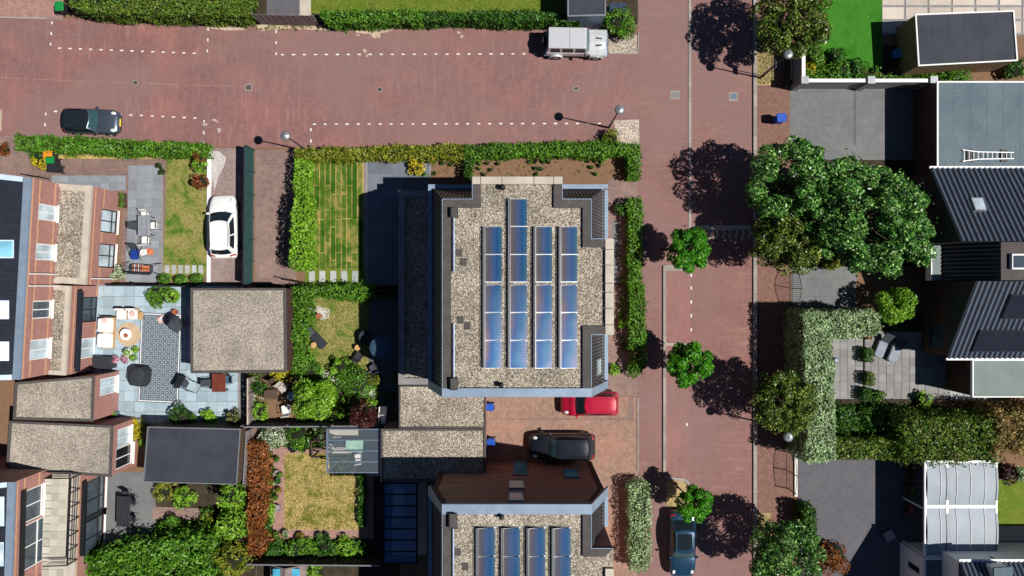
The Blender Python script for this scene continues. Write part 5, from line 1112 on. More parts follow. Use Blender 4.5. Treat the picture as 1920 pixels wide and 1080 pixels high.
hedge('narrow clipped hedge along the town house front path', [(1176, 373), (1202, 373), (1205, 540), (1180, 540)], 1.1, 'mid'); hedge('broader shaggy hedge along the town house front', [(1181, 535), (1210, 535), (1212, 655), (1180, 655)], 1.15, 'mid', rough=.14)
bush('green bush ending the front hedge by the courtyard', 1196, 683, 22, 1.3, 'mid', ry=32)
hedge('pale variegated hedge beside the courtyard and street', [(1178, 912), (1190, 905), (1212, 906), (1220, 915), (1220, 1060), (1212, 1074), (1182, 1072)], 1.4, 'vari', .07)
hedge('tall pale variegated L-shaped hedge around the stone terrace', [(1506, 590), (1514, 584), (1640, 583), (1651, 592), (1651, 622), (1640, 630), (1560, 634), (1568, 700), (1566, 862), (1512, 868), (1510, 700)], 3.4, 'vari', .08, 300, .14)
hedge('yellow green clipped hedge above the dark driveway', [(1560, 824), (1690, 824), (1690, 862), (1562, 860)], 2.0, 'conifer', rough=.12)
hedge('conifer hedge with browning tips above the vaulted carport', [(1692, 790), (1720, 778), (1868, 786), (1868, 872), (1700, 870)], 2.8, 'conifer', rough=.4, wobf=2.2); hedge('brown-tipped conifer hedge at the end of the long conifer hedge', [(1866, 770), (1990, 764), (1990, 858), (1866, 852)], 3.0, 'brownconifer', rough=.4, wobf=2.2)
hedge('narrow green hedge strip beside the dark driveway gate', [(1507, 954), (1532, 954), (1532, 1030), (1508, 1030)], 1.7, 'dark')
hedge('copper orange hedge beside the potted plant border', [(464, 832), (494, 830), (496, 940), (490, 1040), (464, 1040)], 1.4, 'copper', rough=.16); hedge('large dark laurel hedge below the dark terrace table', [(148, 1046), (200, 1028), (300, 1010), (395, 1004), (395, 1130), (148, 1130)], 2.0, 'mid', .12, 240, .42, wobf=1.1)
for lab, px, py, r, h, mt_ in (('lime green bush beside the black-roofed shed corner', 436, 925, 34, 2.4, 'lime'), ('lime green bush midway along the copper hedge', 432, 985, 36, 2.3, 'lime'), ('yellow green bush at the lower end of the copper hedge', 436, 1050, 40, 2.4, 'ymix')): bush(lab, px, py, r, h, mt_, size=.1, K=22, spread=.75, lr=.34)
hedge('leafy border hedge behind the lounger lawn', [(545, 538), (700, 536), (702, 560), (640, 564), (600, 556), (548, 562)], 1.4, 'mid', rough=.22); hedge('green climbing hedge along the gravel-roofed shed', [(548, 566), (574, 562), (580, 605), (566, 640), (568, 700), (546, 700)], 1.5, 'mid', rough=.25)
hedge('low planted border along the rendered garden wall', [(1510, 130), (1560, 136), (1640, 140), (1756, 142), (1756, 152), (1510, 152)], .7, 'mid', rough=.25)
hedge('trailing green border edging the shaded side of the dry square lawn', [(671, 893), (683, 893), (682, 990), (672, 985)], .6, 'dark', rough=.12)
hedge('shady shrub border below the stone terrace', [(1575, 764), (1700, 768), (1740, 788), (1700, 800), (1570, 815)], .9, 'dark', rough=.35)
# shrubs
B = [('yellow flowering shrub on the edge of the slate terrace', 781, 312, 19, .9, 'yellow'), ('yellow shrub beside the three bins', 76, 303, 16, 1.1, 'yellow'), ('yellow shrub inside the short white-capped wall', 1520, 128, 13, .8, 'yellow'),
 ('round dark topiary ball at the hedge corner', 1180, 308, 11, 1.1, 'dark'), ('red-leaved shrub tip beside the end of the clipped hedge', 375, 293, 13, 1.3, 'red'), ('green shrub between two red-leaved shrubs', 375, 311, 14, 1.2, 'lime'), ('red-leaved shrub beside the white driveway kerb', 376, 340, 17, 1.3, 'red'),
 ('leafy corner shrub beside the silver off-roader', 1160, 46, 34, 1.5, 'mid'), ('shrub around the foot of the lamp at the gravelled corner', 1148, 258, 17, 1.2, 'ymix'),
 ('grassy shrub hugging the town house front corner', 1150, 694, 13, .9, 'lime'), ('small bright green plant in the front bed', 1167, 606, 10, .6, 'lime'), ('straggly shrub at the start of the front hedge', 1163, 392, 14, .8, 'dark'),
 ('round clipped green shrub behind the short white-capped wall', 1566, 104, 20, 1.2, 'dark'), ('loose green shrub beside the yellow shrub and wall', 1528, 100, 27, 1.1, 'mid'), ('leafy plant at the foot of the artificial lawn', 1604, 128, 22, .9, 'dark'), ('bright plant between two dark shrubs at the artificial lawn', 1580, 132, 18, .8, 'mid'), ('bushy plants below the timber shed', 1790, 138, 34, .9, 'mid'),
 ('dark bush at the corner of the timber shed', 1905, 128, 26, 1.2, 'dark'),
 ('copper orange shrub beside the dark driveway', 1563, 1044, 38, 1.6, 'copper'), ('green shrub above the stone terrace steps', 1646, 740, 14, .8, 'mid'), ('lime green shrub at the lower edge of the stone terrace', 1733, 748, 17, .9, 'lime'), ('small pale shrub in the dark border', 1682, 795, 16, .8, 'mid'), ('dark green shrub beneath the pale hedge end', 1572, 796, 14, .8, 'mid'),
 ('purple and green shrub beside the vaulted carport', 1888, 890, 20, 1.0, 'purple'), ('pale flowering bush at the lawn beside the carport', 1912, 888, 16, 1.2, 'vari'),
 ('green bush left of the glass veranda', 560, 818, 26, 1.0, 'mid'), ('white-flowered bush above the potted border', 510, 822, 28, 1.0, 'white'), ('leafy bush over the pebble path', 668, 712, 40, 1.3, 'mid'), ('lime bush beside the round garden parasol', 640, 690, 22, 1.2, 'lime'), ('round olive bush at the end of the pebble path', 697, 713, 16, .9, 'ymix'), ('bright lime plant beside the purple-leaved tree', 698, 758, 12, .7, 'lime'),
 ('leafy shrub between lounger and gravel-roofed shed', 580, 690, 26, 1.2, 'mid'), ('yellow green plant below the shed corner', 528, 698, 26, .6, 'yellow'), ('blue green plant at the fence beside the wicker chairs', 484, 728, 16, 1.2, 'dark'), ('bright shrub at the fence beside the folded chair terrace', 488, 772, 17, 1.0, 'lime'),
 ('flowering planter bush above the cushioned sofa', 296, 553, 26, .8, 'mid'), ('lime plant at the end of the flowering planter', 325, 556, 15, .8, 'lime'), ('large dark olive bush below the patterned rug', 340, 783, 27, 1.2, 'dark'), ('lime bush beside the dark olive bush', 388, 786, 20, .8, 'lime'), ('grey olive shrub at the terrace corner', 437, 782, 15, 1.0, 'olive'), ('yellow green shrub beside the garage wall', 250, 804, 22, .7, 'yellow'), ('lime plant between garage and black-roofed shed', 270, 828, 9, .9, 'lime'),
 ('variegated yellow flower bush below the black-roofed shed', 308, 925, 22, .8, 'ymix'), ('lime flower bush below the black-roofed shed', 345, 932, 24, .8, 'lime'), ('green shrub beside the brick garden path', 325, 990, 26, 1.0, 'mid'), ('pale leafed shrub beside the brick garden path', 352, 1012, 26, 1.0, 'ymix'), ('flowering shrub on the house corner beside the swing seat', 222, 512, 16, .8, 'white'),
 ('dark shrub at the end of the clipped road hedge', 65, 290, 10, .9, 'dark'), ('orange tinged shrub at the road corner beside the hedge', 4, 280, 14, .9, 'red'),
 ('green bush below the dry square lawn', 560, 1032, 26, .9, 'mid'), ('dark bush below the dry square lawn', 610, 1026, 22, .9, 'dark'), ('lime bush below the dry square lawn', 650, 1028, 24, .8, 'lime'), ('blue green bush at the pot border corner', 515, 1032, 18, .8, 'dark'), ('bush beyond the dark boundary fence', 592, 1076, 22, 1.0, 'lime'),
 ('green plant halfway along the potted border', 497, 900, 13, .6, 'mid'), ('lime plant low in the potted border', 502, 955, 14, .6, 'lime'), ('dark plant at the foot of the potted border', 500, 990, 12, .6, 'dark'), ('yellow green shrub in the shade of the large tree', 1560, 492, 24, .6, 'ymix')]
for b in B: bush(*b[:6])
# the small cushions of the soil bed
for k, (x, y) in enumerate([(899, 307), (914, 306), (933, 307), (898, 316), (920, 318), (907, 327), (994, 303), (1004, 302), (1018, 303), (1029, 304), (1003, 315), (1014, 317), (1006, 327), (1103, 302), (1116, 302), (1129, 303), (1109, 314), (1124, 311), (1117, 326), (830, 306), (815, 325), (795, 326), (846, 308)]):
    bush('small round cushion plant in the soil bed below the hedge', x, y, 5.5, .35, 'dark' if k % 3 else 'mid', n=90, size=.05, name='cushion_plant', cat='plant', group='cushion plants in the soil bed', K=4)
for k, (x, y) in enumerate([(303, 522), (334, 524), (364, 522)]):
    p = W2(x, y, .4); t = thing('clipped_cone', 'low clipped green cone in the row before the dark fence', 'shrub', p+(0,), 0, 'clipped cones in a row'); n = 500; a, z = RNG.uniform(0, 6.283, n), 1-np.sqrt(RNG.uniform(0, 1, n)); r = .55*(1-z)
    P = np.column_stack([r*np.cos(a), r*np.sin(a)*.75, z*.8+.05]); D = np.column_stack([np.cos(a), np.sin(a), np.full(n, .7)]); quads('foliage', leaves(P, D, .05, .4), lm['mid'], t, False); MB().lathe([(.48, 0), (.05, .72)], n=10, sy=.75).build('stems', m_core, t, world=False)
# lawn grass, too fine to count
def grass(label, pts, n, z=.02, hgt=.05):
    p = ccw(PX(pts)); a = np.array(p); Q = RNG.uniform(a.min(0), a.max(0), (n, 2)); Q = Q[inside(Q, p)]; P = np.column_stack([Q, np.full(len(Q), z+hgt*.4)]); N = np.tile((0, 0, .5), (len(P), 1))
    o = quads('grass', leaves(P, N, hgt, .8, .25), lm['grass'], None); tag(o, label, 'grass', None, 'stuff')
grass('short dry grass of the square potted lawn', [(534, 851), (677, 851), (677, 992), (534, 992)], 9000); grass('dry grass of the lawn with the dark lounger', [(588, 562), (694, 562), (688, 705), (640, 710), (590, 690), (577, 620)], 7000); grass('patchy grass of the lawn beside the white hatchback', [(314, 296), (390, 294), (389, 498), (308, 498)], 5000)
grass('grass of the lawn behind the road hedge', [(585, -20), (1060, -20), (1060, 20), (585, 20)], 5000); grass('straw coloured grass on the verge by the lamp', [(1420, 86), (1456, 86), (1451, 158), (1420, 158)], 1500); grass('straw coloured grass on the verge below the dark gate', [(1412, 964), (1445, 964), (1445, 1090), (1412, 1090)], 2200)

# mixed planting too tangled to count
def planting(label, pts, mats, n, hmax=.6, size=.075, rmin=.12, rmax=.34, per=46):
    p = ccw(PX(pts)); a = np.array(p); lo, hi = a.min(0), a.max(0)
    for j, mt_ in enumerate(mats):
        Q = RNG.uniform(lo, hi, (n*3, 2)); Q = Q[inside(Q, p)][:max(1, n//len(mats))]; V = []
        for q in Q:
            r = RNG.uniform(rmin, rmax); hh = RNG.uniform(hmax*.3, hmax); D = RNG.normal(0, 1, (per, 3)); D /= np.linalg.norm(D, axis=1)[:, None]; D[:, 2] = abs(D[:, 2])
            V.append(leaves(D*RNG.uniform(.5, 1.1, per)[:, None]*np.array((r, r, hh))+np.array((q[0], q[1], .03)), D, size))
        tag(quads('ground_cover', np.vstack(V), lm[mt_], None), label[j], 'plants', None, 'stuff')
planting(('mixed green planting between lounger lawn and chair terrace', 'lime planting between lounger lawn and chair terrace', 'dark planting between lounger lawn and chair terrace'), [(545, 690), (600, 680), (640, 720), (700, 745), (705, 795), (560, 795), (560, 720)], ('mid', 'lime', 'dark'), 120, .8)
planting(('green plants by the fence beside the wicker chairs', 'white flowering plants by the fence beside the wicker chairs'), [(468, 705), (500, 705), (498, 792), (468, 792)], ('mid', 'white'), 40, .8)
planting(('green plants in the bed beside the copper hedge', 'lime plants in the bed beside the copper hedge', 'yellow plants in the bed beside the copper hedge'), [(490, 840), (512, 850), (512, 1010), (490, 1040)], ('dark', 'lime', 'ymix'), 80, .5)
planting(('green plants above the potted border', 'white flowers above the potted border', 'dark plants above the potted border'), [(492, 806), (606, 806), (606, 836), (520, 838), (496, 848)], ('mid', 'white', 'dark'), 90, .7)
planting(('green border plants below the dry square lawn', 'dark border plants below the dry square lawn', 'lime border plants below the dry square lawn'), [(486, 1010), (690, 1012), (690, 1045), (486, 1045)], ('mid', 'dark', 'lime'), 150, .7)
planting(('green plants around the brick garden path', 'yellow flowers around the brick garden path', 'dark plants around the brick garden path'), [(288, 905), (400, 908), (400, 950), (380, 952), (380, 978), (300, 980), (296, 1012), (400, 1012), (400, 905)], ('mid', 'ymix', 'dark'), 130, .6)
planting(('green plants in the shade of the house wing', 'dark plants in the shade of the house wing'), [(690, 690), (745, 690), (745, 798), (690, 798)], ('mid', 'dark'), 30, .5)
planting(('straggling weeds along the front path of the town house', 'dry weeds along the front path of the town house'), [(1160, 450), (1178, 450), (1180, 660), (1160, 660)], ('mid', 'olive'), 40, .3, .06)
planting(('dark shrubs in the shade below the stone terrace', 'green shrubs in the shade below the stone terrace'), [(1570, 760), (1740, 768), (1690, 815), (1570, 820)], ('dark', 'mid'), 120, .8)
planting(('leafy plants along the rendered wall', 'dark plants along the rendered wall', 'yellow flowers along the rendered wall'), [(1492, 100), (1530, 95), (1560, 125), (1760, 138), (1760, 158), (1492, 158)], ('mid', 'dark', 'ymix'), 130, .6)
planting(('weedy tufts on the soil bed', 'dry tufts on the soil bed'), [(800, 298), (1170, 294), (1170, 330), (800, 332)], ('olive', 'ymix'), 90, .14, .04, .04, .12, 12)
planting(('grass tufts along the foot of the road hedges',), [(380, 44), (470, 46), (600, 50), (1130, 50), (1130, 54), (600, 58), (470, 56), (380, 50)], ('grass',), 160, .1, .05, .04, .12, 12)
# ---------------------------------------------------------------- garden furniture and garden structures
def fab(name, c, **k): return plain(name, c, .85, .1, 4, 40, .2, **k)
f_white = fab('white_cushion', (.72, .7, .68)); f_grey = fab('grey_fabric', A(70, 74, 84)); f_dgrey = fab('dark_cover', A(52, 56, 64)); f_blue = fab('blue_fabric', A(20, 60, 150)); f_or = fab('orange_fabric', A(226, 130, 84)); f_pink = fab('pink_fabric', A(230, 190, 186)); f_slate = fab('slate_canvas', A(70, 100, 128))
m_terra = plain('terracotta', A(176, 104, 74), .8, .2, 5, 30, .2); m_wick = plain('brown_wicker', A(96, 78, 66), .85, .3, 10, 40, .5); m_redwood = plain('red_brown_wood', A(120, 58, 44), .6, .2, 4, 30, .2); m_tan = plain('light_wood', A(216, 172, 120), .7, .15, 5, 30, .2)
def soft(cx, cy, z0, z1, lx, ly, a=0.0, r=.2):
    """a padded block with rounded corners"""
    rings = []
    for k, z in ((.9, z0), (1, z0+(z1-z0)*.3), (1, z0+(z1-z0)*.75), (.88, z1)):
        ring = []
        for q in range(16):
            t = 2*math.pi*q/16; c, s = math.cos(t), math.sin(t); e = .35
            x, y = math.copysign(abs(c)**e, c)*lx/2*k, math.copysign(abs(s)**e, s)*ly/2*k; ring.append((cx+x*math.cos(a)-y*math.sin(a), cy+x*math.sin(a)+y*math.cos(a), z))
        rings.append(ring)
    return MB().loft(rings)
def table(label, px, py, lx, ly, mat, h=.74, rot=0.0, slats=0, legm=None, name='garden_table'):
    x, y = W2(px, py, h); t = thing(name, label, 'table', (x, y, 0), math.radians(rot))
    if slats:
        for i in range(slats): yy = -lx/2+lx*(i+.5)/slats; MB().box(yy-lx/slats*.44, yy+lx/slats*.44, -ly/2, ly/2, h-.03, h).build('slat', mat, t, world=False)
        MB().box(-lx/2+.04, lx/2-.04, -ly/2+.04, ly/2-.04, h-.07, h-.031).build('frame', legm or m_dark, t, world=False)
    else: MB().box(-lx/2, lx/2, -ly/2, ly/2, h-.04, h).build('table_top', mat, t, world=False, bevel=.01)
    for sx in (-1, 1):
        for sy in (-1, 1): MB().box(sx*(lx/2-.08)-.03, sx*(lx/2-.08)+.03, sy*(ly/2-.08)-.03, sy*(ly/2-.08)+.03, 0, h-.04 if not slats else h-.07).build('leg', legm or m_dark, t, world=False)
    return t
def chair(label, px, py, rot, mat, fm=m_black, w=.52, group=None, arms=True, hb=.9, name='garden_chair'):
    """front of the seat faces +x"""
    x, y = W2(px, py, .45); t = thing(name, label, 'chair', (x, y, 0), math.radians(rot), group)
    soft(0, 0, .4, .46, w, w).build('seat', mat, t, world=False)
    MB().hexa([(-w/2, -w/2+.02, .44), (-w/2+.05, -w/2+.02, .44), (-w/2+.05, w/2-.02, .44), (-w/2, w/2-.02, .44)], [(-w/2-.14, -w/2+.03, hb), (-w/2-.1, -w/2+.03, hb), (-w/2-.1, w/2-.03, hb), (-w/2-.14, w/2-.03, hb)]).build('backrest', mat, t, world=False)
    for sx in (-1, 1):
        for sy in (-1, 1): MB().tube([(sx*w*.5, sy*w*.5, 0), (sx*w*.44, sy*w*.46, .41)], .016, 6).build('leg', fm, t, world=False)
    if arms:
        for sy in (-1, 1): MB().tube([(w*.45, sy*w*.53, .41), (w*.42, sy*w*.55, .63), (-w*.55, sy*w*.54, .66)], .018, 6).build('armrest', fm, t, world=False)
    return t
# terrace beside the patchy lawn
table('grey slatted dining table on the narrow grey tile terrace', 270, 423, .84, 1.4, mt_grey, slats=7)
chair('white-seated chair at the head of the grey slatted table', 271, 404, -90, f_white); chair('white folding chair on the lawn side of the slatted table', 289, 423, 180, f_white); chair('white-seated chair at the foot of the slatted table', 272, 450, 90, f_white); chair('dark chair on the house side of the slatted table', 256, 423, 0, f_grey)
x, y = W2(252, 474, .4); t = thing('deck_chair', 'blue deck chair with dark frame beside the orange towel', 'chair', (x, y, 0), math.radians(-92))
soft(.1, 0, .3, .37, .75, .58).build('seat', f_blue, t, world=False); MB().hexa([(-.25, -.28, .35), (-.2, -.28, .33), (-.2, .28, .33), (-.25, .28, .35)], [(-.62, -.28, .85), (-.57, -.28, .87), (-.57, .28, .87), (-.62, .28, .85)]).build('backrest', f_grey, t, world=False)
for s in (-1, 1): MB().tube([(.5, s*.31, .02), (.3, s*.31, .32), (-.62, s*.31, .86)], .02, 6).build('frame', m_black, t, world=False); MB().tube([(-.5, s*.31, .02), (.2, s*.31, .5)], .02, 6).build('armrest', m_black, t, world=False)
x, y = W2(274, 472, .1); t = thing('beach_towel', 'crumpled orange and white towel on the grey tile terrace', 'towel', (x, y, .03), .2); MB().grid(lambda u, v: (-.45+.5*u, -.2+.4*v, .06+.05*math.sin(9*u)*math.cos(7*v)), 6, 6).build('white_half', f_white, t, world=False); MB().grid(lambda u, v: (.05+.42*u, -.22+.44*v-.1*u, .06+.06*math.sin(8*u+1)*math.cos(6*v)), 6, 6).build('orange_half', f_or, t, world=False)
x, y = W2(265, 503, .5); t = thing('swing_seat', 'black-framed garden swing seat with striped and orange cushions', 'swing seat', (x, y, 0), math.radians(-3))
for s in (-1, 1): MB().tube([(s*1.1, -.35, 0), (s*1.0, -.3, .5), (s*.95, -.05, 1.3), (s*1.0, .35, .5), (s*1.12, .42, 0)], .025, 8).build('side_frame', m_black, t, world=False)
soft(0, 0, .42, .52, 1.6, .55).build('seat', f_grey, t, world=False); MB().hexa([(-.8, -.3, .5), (.8, -.3, .5), (.8, -.25, .5), (-.8, -.25, .5)], [(-.8, -.45, .95), (.8, -.45, .95), (.8, -.4, .95), (-.8, -.4, .95)]).build('backrest', f_grey, t, world=False)
for i in range(6): MB().box(-.6+i*.13, -.55+i*.13, -.22, .26, .52, .53).build('cushion_stripe', f_white if i % 2 else f_or, t, world=False)
soft(.35, 0, .52, .66, .55, .4).build('cushion', f_or, t, world=False); MB().tube([(-.95, -.05, 1.3), (.95, -.05, 1.3)], .025, 8).build('top_bar', m_black, t, world=False)
for k, (px, py) in enumerate(((296, 310), (303, 321))): bush('dark potted ball plant at the corner of the tile terrace', px, py, 7, .6, 'dark', n=220, size=.05, group='dark ball plants on the terrace corner', K=5)
x, y = W2(240, 294); t = thing('storage_crate', 'small bright green crate on the grass under the hedge', 'crate', (x, y, 0)); MB().box(-.16, .16, -.16, .16, 0, .25).build('body', m_bgreen, t, world=False, bevel=.02); MB().box(-.18, .18, -.18, .18, .25, .29).build('lid', m_bgreen, t, world=False)
x, y = W2(231, 376, .3); t = thing('planter', 'narrow wall planter with climbing leaves beside the glazed doors', 'planter', (x, y, 0)); MB().box(-.1, .1, -.5, .5, 0, .4).build('trough', m_woodd, t, world=False); P = RNG.uniform((-.12, -.5, .4), (.12, .5, .7), (160, 3)); quads('foliage', leaves(P, np.tile((0, 0, 1.), (160, 1)), .06), lm['mid'], t, False)
# blue grey terrace
def rugmat():
    t = NT('patterned_rug'); v = t.co(geo=False); m = t.n('Mapping'); t.l(v, m.inputs[0]); m.inputs['Scale'].default_value = (1.65, 1.65, 1)
    vo = t.n('TexVoronoi'); vo.inputs['Randomness'].default_value = 0; vo.inputs['Scale'].default_value = 1; t.l(m.outputs[0], vo.inputs[0])
    w = t.n('Math', operation='SINE'); mu = t.n('Math', operation='MULTIPLY'); mu.inputs[1].default_value = 26; t.l(vo.outputs['Distance'], mu.inputs[0]); t.l(mu.outputs[0], w.inputs[0])
    ck = t.n('TexVoronoi'); ck.inputs['Randomness'].default_value = 0; ck.inputs['Scale'].default_value = 4; ck.distance = 'MANHATTAN'; t.l(m.outputs[0], ck.inputs[0])
    a = t.ramp(w.outputs[0], [(.35, A(122, 136, 150)), (.6, A(190, 202, 210))]); b = t.ramp(ck.outputs['Distance'], [(.25, 1.0), (.5, .6)])
    return t.fin(t.mix(1.0, a, b, 'MULTIPLY'), .95, .1)
m_rug = rugmat(); m_rugb = plain('rug_border', A(110, 122, 136), .95, .2, 8, 30, .2)
x, y = W2(300, 671); t = thing('outdoor_rug', 'long patterned grey and white outdoor rug on blue grey tiles', 'rug', (x, y, .035), math.radians(-2.2)); lx, ly = 77*.0375, 168*.0375
MB().box(-lx/2, lx/2, -ly/2, ly/2, 0, .008).build('border', m_rugb, t, world=False); MB().box(-lx/2+.2, lx/2-.2, -ly/2+.2, ly/2-.2, .008, .012).build('field', m_rug, t, world=False)
for s in (-1, 1): MB().box(s*(lx/2-.1)-.03, s*(lx/2-.1)+.03, -ly/2+.06, ly/2-.06, .008, .011).build('edge_stripe', m_white, t, world=False); MB().box(-lx/2+.06, lx/2-.06, s*(ly/2-.1)-.03, s*(ly/2-.1)+.03, .0081, .0111).build('edge_stripe', m_white, t, world=False)
x, y = W2(242, 627); t = tag(MB().lathe([(.84, .034), (.85, .045), (.82, .05)], x, y, 40).build('round_rug', fab('jute', A(206, 182, 152))), 'round beige jute rug beneath the small white table', 'rug')
x, y = W2(236, 627, .4); t = thing('round_table', 'small round white table with a brown bowl on the jute rug', 'table', (x, y, .05)); MB().lathe([(.1, .34), (.4, .35), (.41, .38), (.39, .4)], n=28).build('table_top', m_white, t, world=False)
for a in range(3): MB().tube([(.3*math.cos(a*2.09), .3*math.sin(a*2.09), 0), (.15*math.cos(a*2.09), .15*math.sin(a*2.09), .35)], .02, 6).build('leg', m_tan, t, world=False)
x, y = W2(236, 629, .5); tag(MB().lathe([(.07, .45), (.13, .46), (.15, .52), (.12, .52), (.1, .48)], x, y, 16).build('fruit_bowl', m_terra), 'brown bowl standing on the small round white table', 'bowl')
x, y = W2(200, 624, .4); t = thing('garden_sofa', 'long white-cushioned garden sofa against the house wall', 'sofa', (x, y, 0), math.radians(-2)); MB().box(-.42, .42, -1.08, 1.08, .05, .28).build('base', m_tan, t, world=False)
for i in range(2): soft(.03, -.53+1.06*i, .28, .42, .78, 1.04).build('seat_cushion', f_white, t, world=False); soft(-.36, -.53+1.06*i, .42, .72, .2, .98).build('back_cushion', f_white, t, world=False)
soft(-.2, .85, .42, .55, .36, .36, .4).build('throw_pillow', f_pink, t, world=False); MB().box(-.44, .42, 1.09, 1.16, .05, .6).build('arm', m_dark, t, world=False)
for px, lab in ((227, 'white-cushioned armchair beside the corner of the sofa'), (248, 'white-cushioned armchair with pink pillow next to the side table')):
    x, y = W2(px, 589, .4); t = thing('armchair', lab, 'armchair', (x, y, 0), math.radians(-90)); MB().box(-.36, .36, -.36, .36, .05, .28).build('base', m_tan, t, world=False); soft(.04, 0, .28, .43, .68, .68).build('seat_cushion', f_white, t, world=False); soft(-.34, 0, .4, .75, .16, .66).build('back_cushion', f_white, t, world=False); MB().tube([(-.3, -.37, .6), (-.44, -.25, .66), (-.44, .25, .66), (-.3, .37, .6)], .03, 8).build('back_rail', m_black, t, world=False)
    if px == 248: soft(-.05, .05, .43, .54, .34, .34, .5).build('throw_pillow', f_pink, t, world=False)
table('small slatted side table beside the armchairs', 264, 592, .3, .5, m_tan, .4, 0, 4, name='side_table')
def pot(label, px, py, r, h, pm, mat, fr=1.5, fh=.35, group=None, n=150, name='potted_plant'):
    x, y = W2(px, py, h); t = thing(name, label, 'plant pot', (x, y, 0), 0, group); MB().lathe([(r*.7, .03), (r, h), (r*1.08, h), (r*1.08, h+.03), (r*.9, h+.03), (r*.88, h-.03)], n=18).build('pot', pm, t, world=False)
    if mat:
        D = RNG.normal(0, 1, (n, 3)); D /= np.linalg.norm(D, axis=1)[:, None]; D[:, 2] = abs(D[:, 2]); P = D*RNG.uniform(.6, 1.05, n)[:, None]*np.array((r*fr, r*fr, fh))+np.array((0, 0, h)); quads('foliage', leaves(P, D, .055), lm[mat], t, False)
    return t
pot('white pot with lime foliage beside the jute rug', 239, 661, .28, .4, m_white, 'lime', .95); pot('small green potted plant at the rug edge', 255, 656, .16, .3, m_terra, 'lime'); pot('pink flowering pot beside the dark storage box', 217, 674, .2, .35, m_white, 'pink'); pot('pale pink flowering pot between white and green pots', 236, 674, .22, .3, m_white, 'pink'); pot('lime foliage pot below the jute rug', 251, 671, .18, .3, m_concd, 'lime')
x, y = W2(193, 680, .6); t = thing('storage_box', 'dark flat-lidded cushion box against the brick wall', 'storage box', (x, y, 0), math.radians(-2)); MB().box(-.65, .65, -.38, .38, 0, .58).build('body', m_dark, t, world=False, bevel=.02); MB().box(-.68, .68, -.42, .42, .58, .65).build('lid', f_dgrey, t, world=False, bevel=.02)
x, y = W2(256, 706, .8); t = thing('covered_barbecue', 'barbecue under a dark grey fabric cover beside the patterned rug', 'barbecue', (x, y, 0), math.radians(-8)); MB().loft([[(a*k*.6, b*k*.72, z) for a, b in ((-1, -.6), (-.6, -1), (.6, -1), (1, -.6), (1, .6), (.5, 1), (-.5, 1), (-1, .6))] for k, z in ((1.05, .05), (.95, .7), (.88, .9), (.6, 1.05), (.3, 1.08))]).build('cover', f_dgrey, t, world=False); MB().lathe([(.3, 0), (.3, .06)], n=12).build('base', m_black, t, world=False)
x, y = W2(331, 607, 1.2); t = thing('parasol', 'dark grey folded parasol canopy beside the gravel-roofed shed', 'parasol', (x, y, 0), .2); MB().tube([(0, 0, 0), (0, 0, 2.2)], .03, 8).build('pole', m_dark, t, world=False); MB().loft([[(k*a, k*b, z) for a, b in ((-.5, -.35), (.1, -.9), (.55, -.5), (.5, .45), (.1, .8), (-.45, .3))] for k, z in ((.55, 1.0), (.75, 1.5), (.4, 2.0), (.05, 2.3))]).build('canopy', f_grey, t, world=False); MB().box(-.3, .3, -.3, .3, 0, .08).build('base', m_concd, t, world=False)
pot('brown square pot beside the folded parasol', 327, 585, .18, .4, m_terra, None); pot('white bowl pot beside the folded parasol', 321, 597, .16, .3, m_white, 'white', .8, .12)
x, y = W2(305, 598); t = thing('floor_cushion', 'pale pink floor cushion on the patterned rug', 'cushion', (x, y, .05), .6); soft(0, 0, 0, .16, .6, .45).build('pad', f_pink, t, world=False); soft(.1, 0, .16, .22, .25, .25).build('tuft', f_white, t, world=False)
x, y = W2(350, 722, .5); t = thing('folding_chair', 'black folding chair tipped open beside the patterned rug', 'chair', (x, y, 0), math.radians(-30)); soft(-.15, 0, .42, .47, .45, .5).build('seat', f_grey, t, world=False); MB().hexa([(-.42, -.5, .4), (-.36, -.5, .4), (-.36, .5, .4), (-.42, .5, .4)], [(-.62, -.46, .95), (-.57, -.46, .95), (-.57, .46, .95), (-.62, .46, .95)]).build('backrest', m_black, t, world=False)
for s in (-1, 1): MB().tube([(-.5, s*.42, .6), (.7, s*.34, .03), (.75, s*.3, .03)], .018, 6).build('leg', m_black, t, world=False); MB().tube([(.3, s*.38, .42), (-.5, s*.42, .02)], .018, 6).build('leg', m_black, t, world=False)
MB().tube([(.72, -.33, .03), (.72, .33, .03)], .018, 6).build('foot_bar', m_black, t, world=False)
table('red brown wooden table beside the gravel-roofed shed', 410, 718, .95, 1.25, m_redwood, .74)
chair('dark chair tucked at the house side of the red brown table', 392, 718, 0, f_grey, group='chairs at the red brown table'); chair('grey wire chair at the fence side of the red brown table', 428, 712, 180, f_slate, m_steel, group='chairs at the red brown table')
pot('blue grey pot at the garage corner', 213, 776, .24, .5, m_zincd, 'lime', .7, .15)
# leafy garden with lounger and parasol
sheet('pebble_patch', [(578, 576), (596, 573), (620, 581), (616, 596), (604, 601), (594, 594), (582, 588)], 5, m_gravelw)
sheet('pebble_path', [(600, 694), (618, 696), (640, 716), (668, 728), (705, 730), (704, 742), (676, 740), (650, 733), (632, 722), (612, 710), (598, 706)], 5, m_gravelw); sheet('shaded_terrace', (692, 560, 748, 800), 4, m_asph); sheet('chair_terrace', [(468, 712), (560, 712), (562, 792), (468, 792)], 4, m_soil)
x, y = W2(593, 634, .3); t = thing('sun_lounger', 'dark grey sun lounger lying askew on the dry lawn', 'lounger', (x, y, 0), math.radians(-46)); soft(.25, 0, .28, .36, 1.2, .58).build('seat', f_dgrey, t, world=False); MB().hexa([(-.33, -.29, .3), (-.33, .29, .3), (-.33, .29, .37), (-.33, -.29, .37)], [(-.85, -.29, .52), (-.85, .29, .52), (-.87, .29, .58), (-.87, -.29, .58)]).build('backrest', f_grey, t, world=False)
